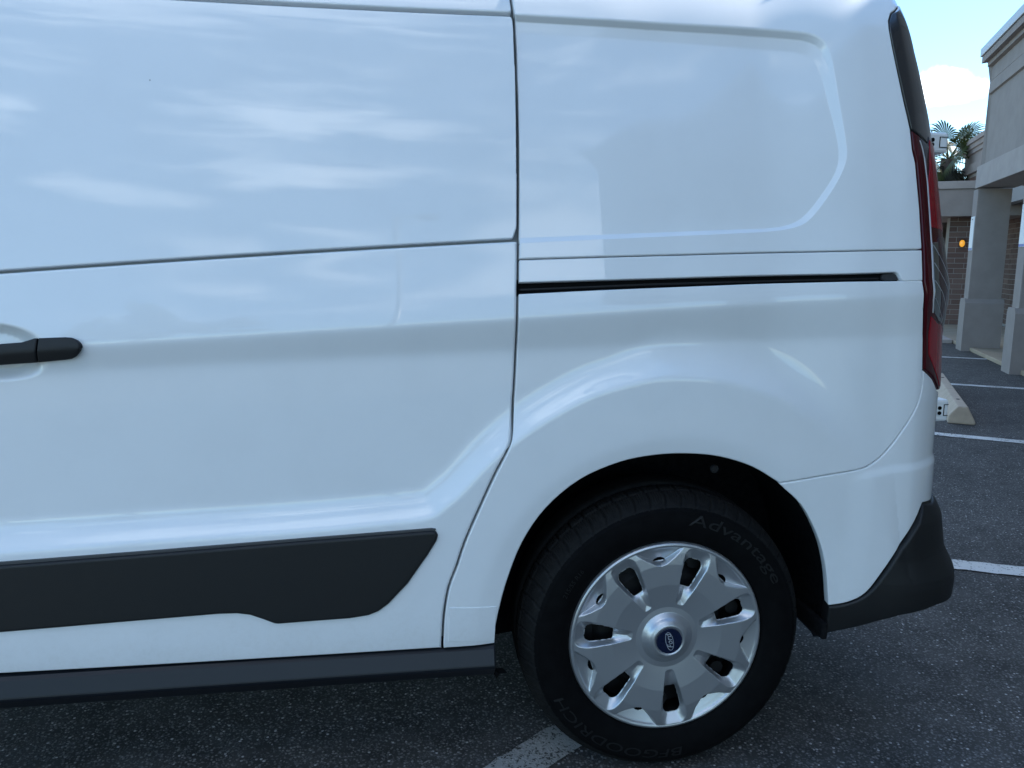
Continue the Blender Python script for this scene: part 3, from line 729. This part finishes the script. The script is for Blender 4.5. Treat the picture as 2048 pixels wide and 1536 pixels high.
# ------------------------------------------------------------------ wheel
def wheel():
    WZ = .31; TWO = 2*math.pi
    NF = 56*22
    # tyre: profile from the bead over the sidewall and shoulder to the tread, (r, y)
    prof = [(.2085,.022),(.2100,.010),(.2165,.0015),(.226,-.0035),(.240,-.0075),(.252,-.0090),(.262,-.0088),(.272,-.0075),(.280,-.0052),(.2815,-.0052),(.2828,-.0035),(.288,-.0005),(.2925,.0030),
            (.2965,.0075),(.2995,.0120),(.3030,.0170),(.3065,.0230),(.3095,.0300),(.3118,.0380),(.3120,.0395),(.3060,.0402),(.3060,.0455),(.3135,.0462),(.3148,.056),(.3155,.066),(.3155,.076),(.3080,.077),(.3080,.085),(.3160,.086),(.3165,.11),(.3155,.15),(.3080,.19),(.290,.206),(.25,.212),(.21,.20)]
    NP = len(prof); V = np.zeros((NF, NP, 3)); ph = np.arange(NF)/NF*TWO
    pr = np.array(prof)
    for j in range(NP):
        r = np.full(NF, pr[j,0]); y = pr[j,1]
        if 11 <= j <= 18 or 22 <= j <= 25:
            sk = .35*(j-11)/7 + .10*math.sin((j-11)*.5) if j < 20 else .2
            fr = ((ph/TWO*56 + sk) % 1.0)
            g = np.exp(-((fr-.5)/.055)**2)
            si = np.zeros(NF)
            for c in (.08, .22, .78, .92): si += np.exp(-((fr-c)/.022)**2)
            dep = .0065*min(1, (j-10)/3) if j < 20 else .006
            r = r - dep*g - .0030*si*(1 if j > 12 else .4)
        V[:, j] = np.stack([r*np.cos(ph), np.full(NF, y), WZ + r*np.sin(ph)], 1)
    # contact patch: flattened at the bottom
    zz = V[..., 2]; V[..., 2] = np.where(zz < .0, zz*.0 + .0005, zz)
    V = V.reshape(-1, 3)
    F = [(i*NP+j, i*NP+j+1, ((i+1) % NF)*NP+j+1, ((i+1) % NF)*NP+j) for i in range(NF) for j in range(NP-1)]
    # steel wheel: drum with a dished disc and a ring of holes seen through the cover
    bm = bmesh.new()
    rp = [(.205,.03),(.198,.05),(.196,.19),(.19,.19),(.185,.062),(.150,.058),(.135,.046),(.10,.046),(.08,.060),(.02,.062)]
    n = 96
    rings = [[bm.verts.new((r*math.cos(TWO*i/n), y, WZ + r*math.sin(TWO*i/n))) for i in range(n)] for r, y in rp]
    for a, b in zip(rings[:-1], rings[1:]):
        for i in range(n): bm.faces.new((a[i], a[(i+1)%n], b[(i+1)%n], b[i]))
    bm.faces.new(rings[-1])
    for k in range(7):
        a = TWO*k/7+.25; tube_bm(bm, (.165*math.cos(a), .064, WZ+.165*math.sin(a)), (.165*math.cos(a), .040, WZ+.165*math.sin(a)), .015, n=14)
    w = bm_obj('wheel', bm, 'steel_dark', van, smooth=False)
    mi = [1 if 11 <= j <= 30 else 0 for i in range(NF) for j in range(NP-1)]
    mesh_obj('tyre', V, F, 'rubber', w, smooth=True, mats=['rubber', 'tread_rubber'], mat_idx=mi)
    # cover: a disc with seven windows and seven rim pockets, modelled as a relief
    NA, NR = 7*128, 190
    rr = np.concatenate([np.linspace(.012, .05, 26, endpoint=False), np.linspace(.05, .2125, NR-26)])
    pa = np.arange(NA)/NA*TWO
    PH, RR = np.meshgrid(pa, rr, indexing='ij')
    A0 = R_(-83.4)
    la = (PH-A0 + math.pi/7) % (TWO/7) - math.pi/7           # angle from the nearest window
    lx = RR*np.cos(la); ly = RR*np.sin(la)
    lb = (PH-A0) % (TWO/7) - math.pi/7                        # angle from the nearest pocket
    px_ = RR*np.cos(lb); py = RR*np.sin(lb)
    base = np.interp(RR, [.0,.030,.0305,.034,.042,.047,.056,.068,.082,.12,.165,.19,.203,.206,.2095,.2125],
                         [.017,.017,.0195,.0195,.0150,.0085,.0020,.0012,.0030,.0075,.0085,.0062,.0040,.0050,.0035,-.004])
    def win(hw0, hw1, hw2, r0, r1, r2):
        return [(r0,-hw0),(r1,-hw1),(r2-.010,-hw1*.98),(r2,-hw2),(r2,hw2),(r2-.010,hw1*.98),(r1,hw1),(r0,hw0)]
    wo = round_poly(win(.0090,.0290,.0200,.076,.172,.2015), .006, 5)
    wi = round_poly(win(.0120,.0198,.0130,.116,.160,.1795), .006, 5)
    so = poly_sdf(lx, ly, wo); si = poly_sdf(lx, ly, wi)
    t = np.where(so >= 0, 0, np.where(si <= 0, 1, -so/(np.abs(so)+np.abs(si)+1e-9)))
    drop = .0145*np.clip(t*1.04, 0, 1)**.9
    # pocket: between the rim and a soft V that points to the hub
    pk = [(.2010,-.0590),(.190,-.046),(.1780,-.030),(.1660,-.010),(.1640,0),(.1660,.010),(.1780,.030),(.190,.046),(.2010,.0590),(.2035,.050),(.2055,.030),(.2065,0),(.2055,-.030),(.2035,-.050)]
    # follow the rim circle at its outer side
    pk = [(math.sqrt(max(.2035**2-b*b, 0)) if i > 8 else a, b) for i, (a, b) in enumerate(pk)]
    so2 = poly_sdf(px_, py, pk)
    dV = np.clip(-so2, 0, None)
    rim_d = np.clip(.2035-RR, 0, None)
    dp = np.where(so2 < 0, .018*np.clip(rim_d/.034, 0, 1)**.8*np.clip(dV/.0036, 0, 1), 0)
    hole2 = (np.abs(py) < .0155) & (RR > .1705) & (RR < .1705 + .0085*(1-(py/.0155)**2)) & (so2 < -.003)
    h = base - drop - dp
    YF = .004
    V = np.stack([RR*np.cos(PH), YF-h, WZ + RR*np.sin(PH)], -1).reshape(-1, 3)
    cut = ((si < -.0) | hole2).astype(int)
    F = []
    nr = len(rr)
    for i in range(NA):
        k = (i+1) % NA
        for j in range(nr-1):
            if cut[i,j] + cut[k,j] + cut[k,j+1] + cut[i,j+1] >= 3: continue
            F.append((i*nr+j, i*nr+j+1, k*nr+j+1, k*nr+j))
    mesh_obj('wheel_cover', V, F, 'silver_paint', w, smooth=True)
    # badge
    bm = bmesh.new(); tube_bm(bm, (0, YF-.0165, WZ), (0, YF-.0205, WZ), .0285, .0275, 48); bd = bm_obj('hub_badge', bm, 'badge_blue', w)
    ya = YF-.0209
    bm = bmesh.new(); nE = 56; rot = R_(103)
    def ell(a, b, t): 
        x, z = a*math.cos(t), b*math.sin(t); return (x*math.cos(rot)-z*math.sin(rot), x*math.sin(rot)+z*math.cos(rot))
    for a, b, th in ((.0212,.0085,.0011),):
        o_ = [ell(a, b, TWO*i/nE) for i in range(nE)]; i_ = [ell(a-th, b-th, TWO*i/nE) for i in range(nE)]
        ov = [bm.verts.new((x, ya, WZ+z)) for x, z in o_]; iv = [bm.verts.new((x, ya, WZ+z)) for x, z in i_]
        ob = [bm.verts.new((x, ya+.0004, WZ+z)) for x, z in o_]
        for i in range(nE):
            k = (i+1) % nE; bm.faces.new((ov[i], ov[k], iv[k], iv[i])); bm.faces.new((ov[i], ob[i], ob[k], ov[k]))
    bm_obj('badge_ring', bm, 'badge_silver', w)
    glyph('badge_script', 'Ford', .0172, lambda x, y: None, 'badge_silver', w, flat=(ya, WZ, rot, .25))
    # raised lettering on the sidewall
    def ring_text(s, size, r, a_mid, spread):
        glyph('tyre_lettering', s, size, (r, R_(a_mid), spread), 'rubber_letter', w)
    globals()['_ring'] = None
    ring_text('Advantage', .034, .2535, 54, 1.75)
    ring_text('BFGOODRICH', .029, .2540, 243, 1.75)
    ring_text('215/55 R16', .014, .2450, 147, 1.05)
    return w
def text_mesh(s, size, shear=0.):
    cu = bpy.data.curves.new('text', 'FONT'); cu.body = s; cu.size = size; cu.align_x = 'CENTER'; cu.shear = shear
    cu.resolution_u = 3
    o = bpy.data.objects.new('text', cu); C.objects.link(o)
    dg = bpy.context.evaluated_depsgraph_get(); me = o.evaluated_get(dg).to_mesh()
    V = np.array([tuple(v.co) for v in me.vertices]); F = [tuple(p.vertices) for p in me.polygons]
    o.evaluated_get(dg).to_mesh_clear(); bpy.data.objects.remove(o); bpy.data.curves.remove(cu)
    return V, F
def glyph(name, s, size, where, material, parent, flat=None):
    WZ = .31
    V, F = text_mesh(s, size, .35 if flat else .12)
    if flat:
        ya, wz, rot, _ = flat
        x = V[:,0]; y = V[:,1] - .33*size
        P = np.stack([x*math.cos(rot)-y*math.sin(rot), np.full(len(x), ya), wz + x*math.sin(rot)+y*math.cos(rot)], 1)
        d = np.array([0,-.0003,0])
    else:
        r0, am, spread = where
        r = r0 + V[:,1]; a = am - V[:,0]*spread/r0
        # follow the bulge of the sidewall
        yy = np.interp(r, [.226,.240,.252,.262,.272,.280,.2828], [-.0035,-.0075,-.0090,-.0088,-.0075,-.0052,-.0035])
        P = np.stack([r*np.cos(a), yy-.0006, WZ + r*np.sin(a)], 1); d = np.array([0,-.0005,0])
    n = len(P); VV = np.vstack([P+d, P]); FF = list(F)
    from collections import Counter
    ec = Counter(); 
    for f in F:
        for a_, b_ in zip(f, f[1:]+f[:1]): ec[frozenset((a_, b_))] += 1
    for f in F:
        for a_, b_ in zip(f, f[1:]+f[:1]):
            if ec[frozenset((a_, b_))] == 1: FF.append((a_, b_, n+b_, n+a_))
    bm = bmesh.new(); bv = [bm.verts.new(tuple(v)) for v in VV]
    for f in FF:
        try: bm.faces.new([bv[i] for i in f])
        except ValueError: pass
    return bm_obj(name, bm, material, parent)
WHEEL = wheel()
def copy_tree(o, parent):
    c = o.copy(); C.objects.link(c); c.parent = parent
    for ch in list(o.children): copy_tree(ch, c)
    return c
# -- wheel housing
def housing():
    n = 60; rows = []
    ang = np.linspace(R_(-24), R_(204), n)
    lip = np.array([tuple(p) for p in ARCH] + [tuple(p) for p in AR2])
    cx, cz = ARC_C
    la = np.arctan2(lip[:,1]-cz, lip[:,0]-cx); la = np.where(la < -math.pi/2, la+2*math.pi, la); lr = np.hypot(lip[:,0]-cx, lip[:,1]-cz)
    o = np.argsort(la); la, lr = la[o], lr[o]
    r0 = np.interp(ang, la, lr)
    V = []
    for kk, (y, dr) in enumerate(((.008,.004), (.03,.012), (.10,.016), (.30,.016))):
        for a, r in zip(ang, r0):
            rr = r + dr
            V.append((cx + rr*math.cos(a), y, max(.285 if a < math.pi/2 else (.25 if kk < 2 else .185), cz + rr*math.sin(a))))
    F = [(k*n+i, k*n+i+1, (k+1)*n+i+1, (k+1)*n+i) for k in range(3) for i in range(n-1)]
    mesh_obj('wheel_arch_liner', V, F, 'liner_felt', van, smooth=True)
    m = len(V)
    V2 = [v for v in V[3*n:]] ; F2 = [tuple(range(n))]
    mesh_obj('wheel_arch_liner', [(v[0], v[1], v[2]) for v in V2], F2, 'liner_felt', van)
    # push-in fastener
    bm = bmesh.new(); c = Vector(FAST)
    for k in range(6):
        a = k*math.pi/3; p = c + Vector((.0055*math.cos(a), -.002, .0055*math.sin(a))); tube_bm(bm, p, p+Vector((0,-.003,0)), .0026, n=8)
    tube_bm(bm, c, c+Vector((0,-.003,0)), .0095, .008, n=16)
    bm_obj('liner_clip', bm, 'black_plastic', van)
    # dark tongue of the liner behind the bumper corner
    e = [(0.3666, 0.3561)][0]
    bm = bmesh.new(); box_bm(bm, (e[0]-.012, .0, .28), (e[0]+.002, .13, .32), bevel=.004); bm_obj('liner_flap', bm, 'liner_felt', van)
FAST = (.103, .035, .668)
housing()

# ------------------------------------------------------------------ painted lines
TH = R_(27.0); FX = Vector((math.sin(TH), math.cos(TH), 0)); NX = Vector((-FX.y, FX.x, 0)); OB = Vector((5.63, 5.71, 0))
BM = Matrix(((FX.x, NX.x, 0, OB.x), (FX.y, NX.y, 0, OB.y), (0, 0, 1, 0), (0, 0, 0, 1)))      # building frame: s along the front, t out to the lot
def stripe(a, b, w, label, seed, m='road_paint'):
    a, b = Vector(a), Vector(b); d = (b-a); L = d.length; d.normalize(); n = Vector((-d.y, d.x))
    r = random.Random(seed); k = int(L/.03); V = []; F = []
    for i in range(k+1):
        p = a + d*(L*i/k)
        for s in (-1, 1):
            q = p + n*(s*w/2 + r.uniform(-.004, .004)); V.append((q.x, q.y, .004))
    for i in range(k): F.append((2*i, 2*i+1, 2*i+3, 2*i+2))
    o = mesh_obj('parking_stripe', V, F, m); tag(o, label, 'road marking', kind='structure')
stripe((1.465, 6.902), (5.343, 4.322), 0.1, 'white parking line beyond the wheel stop', 1)
stripe((0.465, 4.752), (4.009, 2.198), 0.1, 'white parking line just beyond the van rear', 2)
stripe((-0.001, 1.693), (3.993, -0.264), 0.1, 'white parking line beside the rear bumper', 3)
stripe((-1.917, -1.147), (0.259, 0.474), 0.104, 'worn white line running under the rear tyre', 4, 'worn_road_paint')
stripe((3.05, 8.65), (6.60, 6.33), 0.10, 'white parking line nearest the far column', 5)

# ------------------------------------------------------------------ wheel stop
def wheel_stop():
    o = empty('wheel_stop', (3.280, 3.276, 0), 1.009); tag(o, 'concrete wheel stop lying on the asphalt behind the van', 'wheel stop')
    L = 1.83
    prof = [(-.085,0),(-.083,.02),(-.030,.125),(.030,.125),(.083,.055),(.085,0)]
    b = prism('kerb_block', prof, 0, L, 'x', 'concrete', o)
    m = b.modifiers.new('bevel', 'BEVEL'); m.width = .008; m.segments = 2; m.limit_method = 'ANGLE'; m.angle_limit = R_(25)
    for x in (.32, 1.5):
        bm = bmesh.new(); tube_bm(bm, (x, 0, .112), (x, 0, .1275), .012, n=12); bm_obj('anchor_pin', bm, 'steel_dark', o)
    # chipped spots along the top edge
    for x, y, z in ((.30,-.034,.117), (.36,-.052,.083)):
        bm = bmesh.new(); bmesh.ops.create_icosphere(bm, subdivisions=2, radius=1, matrix=Matrix.Translation((x,y,z)) @ Matrix.Diagonal((.035,.008,.006,1)))
        bm_obj('chip', bm, 'steel_dark', o)
wheel_stop()

# ------------------------------------------------------------------ the shop
def bx(name, lo, hi, material, parent, bevel=0): return box(name, lo, hi, material, parent, None, bevel)
def brick_part(wall, plane, a0, a1, z0, z1, pos, course=.088, length=.295, cap=300):
    """courses of single bricks; plane 's' = wall along s facing +t at t=pos, 't' = wall along t facing -s at s=pos"""
    bm = bmesh.new(); j = .0095; dep = .03
    box_bm(bm, (0,-.0,0), (length-j, dep, course-j), bevel=.002)
    me = bpy.data.meshes.new('brick'); bmesh.ops.recalc_face_normals(bm, faces=bm.faces[:]); bm.to_mesh(me); bm.free(); me.materials.append(MATS['brick'])
    nb = 0; k = 0; z = z0
    while z + course <= z1+.001:
        a = a0 - (length/2 if k % 2 else 0)
        while a < a1 and nb < cap:
            if True:
                lo, hi = max(a, a0), min(a+length-j, a1)
                if hi-lo > .03:
                    o = bpy.data.objects.new('brick', me); C.objects.link(o); o.parent = wall
                    sx = (hi-lo)/(length-j); q = random.uniform(-.0015, .0015)
                    if plane == 's': o.location = (lo, pos+.006+q, z); o.scale = (sx, -1, 1)
                    else: o.location = (pos-.006+q, lo, z); o.rotation_euler = (0,0,R_(90)); o.scale = (sx, -1, 1)
                    nb += 1
            a += length
        z += course; k += 1
    return nb
def shop():
    b = empty('shop_building'); b.matrix_world = BM
    tag(b, 'taupe stucco and brick shop with stepped parapet and square columns', 'building')
    S0 = -10.7
    # portico block: profile in (t, z)
    front = [(-0.055, 2.066), (-0.055, 2.301), (-0.09, 2.331), (-0.09, 3.147), (-0.062, 3.157), (-0.066, 3.295), (-0.078, 3.301), (-0.072, 3.311), (-0.076, 3.477), (-0.03, 3.487), (-0.03, 3.536), (0.025, 3.54), (0.025, 3.617)]
    prof = front + [(-1.3, front[-1][1]), (-1.3, front[0][1])]
    n = len(prof); V = []; F = []
    SE = 2.109
    for s in (S0, None):
        for i, (t, z) in enumerate(prof):
            V.append((S0 - (t if t > -1 else 0) if s is not None else SE + (t if t > -1 else 0), t, z))
    F = [list(range(n)), list(range(n, 2*n))[::-1]] + [[i, n+i, n+(i+1) % n, (i+1) % n] for i in range(n)]
    bm = bmesh.new(); bv = [bm.verts.new(v) for v in V]
    for f in F: bm.faces.new([bv[i] for i in f])
    bmesh.ops.triangulate(bm, faces=[f for f in bm.faces if len(f.verts) > 4])
    bm_obj('parapet', bm, 'stucco', b)
    bx('coping', (S0-.045, -1.3, 3.621), (SE+.045, .045, 3.719), 'coping_metal', b, .006)
    bx('beam', (S0-.01, -.46, 2.036), (SE+.01, -.03, 2.301), 'stucco_light', b, .004)
    bx('soffit', (S0, -1.9, 2.031), (SE-.3, -.462, 2.056), 'soffit', b)
    # columns
    for k in range(-3, 2):
        s1 = 2.235 + (k-1)*2.23; s0 = s1-.31
        c = bx('column', (s0+.035, -.405, .64), (s1-.035, -.035, 2.02), 'stucco', b, .006)
        prism('plinth', [(s0,0),(s1,0),(s1,.61),(s1-.035,.665),(s0+.035,.665),(s0,.61)], -.435, -.003, 'y', 'stucco', c)
        if k in (0, 1):
            sg = bx('wall_sign', (s0+.06, -.034, 1.27), (s1-.06, -.029, 1.69), 'sign_white', c, .002)
            bpy_tag = None
            sg.parent = None; sg.matrix_world = BM; tag(sg, ['white sign plate with a blue foot on the nearer square column', 'white sign plate with a blue foot on the far square column'][k], 'sign', 'signs on the shop columns')
            
            bm = bmesh.new(); tube_bm(bm, ((s0+s1)/2, -.029, 1.655), ((s0+s1)/2, -.025, 1.655), .008, n=10); bm_obj('screw', bm, 'steel_dark', sg)
            if True:
                bx('panel', (s0+.064, -.0292, 1.274), (s1-.064, -.0285, 1.30), 'sign_blue', sg)
    # brick wall behind the columns and its glazed door
    WT = -1.6
    wall = bx('brick_wall', (S0, WT-.25, 0.0), (9.0, WT, 1.99), 'mortar', b)
    brick_part(wall, 's', 4.9, 8.2, .05, 1.98, WT, cap=290)
    door = bx('glass_door', (5.93, -1.18, .06), (6.0, -.885, 1.86), 'dark_frame', b, .004)
    bx('pane', (5.922, -1.14, .16), (5.928, -.925, 1.80), 'door_glass', door)
    # low wing across the end
    WS = 5.95
    stub = bx('brick_wall', (WS, -.88, 0), (WS+.25, -.47, 1.88), 'mortar', b)
    brick_part(stub, 't', -.88, -.472, .06, 1.93, WS)
    wg = bx('wing_fascia', (5.55, -3.2, 1.885), (7.75, 6.5, 2.32), 'stucco', b)
    bx('wing_coping', (5.52, -1.09, 2.325), (7.78, 6.53, 2.45), 'stucco_light', wg, .006)
    # parapet of the set-back part
    pp = [(-.95,3.37),(-.95,3.29),(-.985,3.285),(-.985,3.205),(-1.015,3.195),(-1.015,3.125),(-1.05,3.115),(-1.05,2.935),(-1.01,2.93),(-1.03,2.775),(-1.5,2.775),(-1.5,3.37)]
    prism('rear_parapet', [(t, z) for t, z in pp], SE+.02, 8.3, 'x', 'stucco', b)
    up = bx('brick_wall', (SE, -1.25, 2.05), (8.28, -1.10, 2.77), 'mortar', b)
    brick_part(up, 's', 4.6, 8.2, 2.46, 2.77, -1.10, cap=60)
    
    bx('sun_block_slab', (S0, -7.0, 2.625), (9.0, -1.31, 2.72), 'soffit', b)  # unseen slab, added to stop sun leaking over the wall onto the lot
    bx('sun_block_mass', (S0, -7.0, 0), (9.0, -1.86, 2.62), 'mortar', b)  # unseen mass, added with the slab to keep the sun out
    # amber wall lamp
    lamp = empty('wall_lamp', BM @ Vector((WS-.012, -.665, 1.445)), math.pi/2-TH)
    tag(lamp, 'small amber wall lantern on the brick wall under the canopy', 'lamp')
    bm = bmesh.new(); bmesh.ops.create_uvsphere(bm, u_segments=16, v_segments=10, radius=1, matrix=Matrix.Translation((-.075,0,0)) @ Matrix.Diagonal((.05,.042,.062,1))); bm_obj('lamp_glass', bm, 'amber_glass', lamp, True)
    bm = bmesh.new(); box_bm(bm, (-.04,-.035,-.06), (-.005,.035,.06), bevel=.004); box_bm(bm, (-.10,-.03,.055), (-.02,.03,.075), bevel=.004); bm_obj('lamp_bracket', bm, 'dark_frame', lamp)
    # walkway
    wk = bx('pavement', (S0, -1.6, 0), (5.95, -.10, .05), 'sidewalk_concrete', None, .01)
    wk.matrix_world = BM; tag(wk, kind='structure')
    wk2 = bx('pavement', (2.9, -.09, 0), (9, 1.0, .06), 'stucco_light', None, .01); wk2.matrix_world = BM; tag(wk2, kind='structure')
    # pipe cap beside the column
    return b
SHOP = shop()

# ------------------------------------------------------------------ behind the wing
def lot_things():
    # seen only mirrored in the van's paint: a lamp on a tall pole and two trees across the lot
    o = empty('street_lamp', (-1.6, -20, 0)); tag(o, 'tall grey lamp pole across the lot, mirrored faintly in the sliding door', 'street lamp')
    bm = bmesh.new(); tube_bm(bm, (0,0,0), (0,0,9.6), .13, .09, 12); bm_obj('pole', bm, 'galvanised', o, True)
    bm = bmesh.new(); tube_bm(bm, (0,0,9.5), (.9,0,9.62), .05, .05, 8); bm_obj('arm', bm, 'galvanised', o, True)
    bm = bmesh.new(); box_bm(bm, (.7,-.18,9.50), (1.35,.18,9.66), bevel=.03); bm_obj('lamp_head', bm, 'grey_plastic', o)
    r = random.Random(11)
    for k, (x, y, H, cr, lab) in enumerate(((-9.0, -20.5, 8.2, 2.3, 'dark leafy tree across the lot, mirrored low in the sliding door'), (-14.5, -24, 7.0, 2.6, 'broad leafy tree at the far side of the lot beyond the lamp pole'))):
        t = empty('leafy_tree', (x, y, 0)); tag(t, lab, 'tree', 'trees across the lot')
        bm = bmesh.new(); tube_bm(bm, (0,0,0), (.1,0,H*.45), .2, .13, 10)
        for q in range(7):
            a = q*2.4; tube_bm(bm, (.1,0,H*.42), (.1+cr*.7*math.cos(a), cr*.7*math.sin(a), H*(.62+.04*q)), .08, .03, 6)
        bm_obj('trunk', bm, 'bark', t)
        bm = bmesh.new()
        cl = [(r.gauss(0,.5)*cr, r.gauss(0,.5)*cr, H*(.68+.16*r.gauss(0,.8)), cr*r.uniform(.25,.45)) for _ in range(22)]
        for cx, cy, cz, rad in cl:
            for _ in range(130):
                d = Vector((r.gauss(0,1), r.gauss(0,1), r.gauss(0,1))).normalized(); p = Vector((cx,cy,cz)) + d*rad*r.uniform(.6,1.05)
                u = d.orthogonal().normalized()*.16; v = d.cross(u).normalized()*.10
                bm.faces.new([bm.verts.new(p+u), bm.verts.new(p+v), bm.verts.new(p-u), bm.verts.new(p-v)])
        me = bpy.data.meshes.new('crown'); bm.to_mesh(me); bm.free(); me.materials.append(MATS['leaf']); c = bpy.data.objects.new('crown', me); C.objects.link(c); c.parent = t
lot_things()
def far_house():
    o = empty('far_house'); o.matrix_world = BM @ Matrix.Translation((20, -2.9, 0))
    tag(o, 'pale house with white siding glimpsed through the passage', 'house')
    box('wall', (0,-2.0,0), (5,3.5,1.70), 'cream_wall', o)
    for k in range(8):
        z = 1.70 + k*.085
        prism('siding_board', [(-.02, z), (-.035, z), (-.012, z+.085), (.0, z+.085)], -2.05, 3.55, 'y', 'siding', o)
    box('upper_wall', (0,-2.0,1.70), (5,3.5,2.4), 'siding', o)
    prism('roof', [(-.3,2.4),(5.3,2.4),(2.5,3.1)], -2.3, 3.8, 'y', 'grey_plastic', o)
far_house()
def palm():
    base = BM @ Vector((8.3, -.76, 0))
    o = empty('palm_tree', base); tag(o, 'fan palm with drooping dead skirt rising behind the low wing roof', 'palm')
    bm = bmesh.new(); H = 3.12
    for k in range(11):
        tube_bm(bm, (.02*math.sin(k), 0, H*k/11), (.02*math.sin(k+1), 0, H*(k+1)/11), .16-.003*k, .145-.003*k, 14)
    bm_obj('trunk', bm, 'bark', o)
    r = random.Random(5)
    def leaf(az, el, stalk, size, droop, material, spread=R_(105), n=22):
        """fan leaf: stalk, then pleated blades radiating from its tip"""
        bm = bmesh.new()
        d = Vector((math.cos(az)*math.cos(el), math.sin(az)*math.cos(el), math.sin(el)))
        p0 = Vector((0, 0, H)) ; p1 = p0 + d*stalk + Vector((0,0,-.12*stalk*droop))
        tube_bm(bm, p0, p1, .012, .008, 5)
        side = d.cross(Vector((0,0,1))).normalized(); nrm = side.cross(d).normalized()
        tilt = r.uniform(-1.3, 1.3); side = (side*math.cos(tilt) + nrm*math.sin(tilt)).normalized(); nrm = side.cross(d).normalized()
        for i in range(n):
            a = -spread + 2*spread*i/(n-1); L = size*(1-.25*abs(a)/spread)*r.uniform(.9, 1.05)
            e = (d*math.cos(a) + side*math.sin(a)); wv = (side*math.cos(a) - d*math.sin(a))
            w = L*math.tan(spread/(n-1))*1.7
            pts = []
            for f, wf in ((.04,.04),(.30,.30),(.58,.56),(.80,.34),(1.,.03)):
                sag = Vector((0,0,-1))*(droop*.40*L*f*f*f); c = p1 + e*(L*f) + sag
                pts.append((c - wv*(w*.5*wf), c + nrm*(.10*w*wf), c + wv*(w*.5*wf)))
            vs = [[bm.verts.new(p) for p in t] for t in pts]
            for a_, b_ in zip(vs[:-1], vs[1:]):
                bm.faces.new((a_[0], a_[1], b_[1], b_[0])); bm.faces.new((a_[1], a_[2], b_[2], b_[1]))
        bm_obj('frond', bm, material, o)
    for k in range(26):
        leaf(k*2.4+.3, R_(r.uniform(-25, 62)), r.uniform(.30,.55), r.uniform(.46,.60), r.uniform(.5,1.1), 'leaf')
    for k in range(26):
        leaf(k*2.4, R_(r.uniform(-80, -40)), r.uniform(.10,.55), r.uniform(.36,.48), r.uniform(.5,1.1), 'leaf_dead', R_(80), 14)
palm()
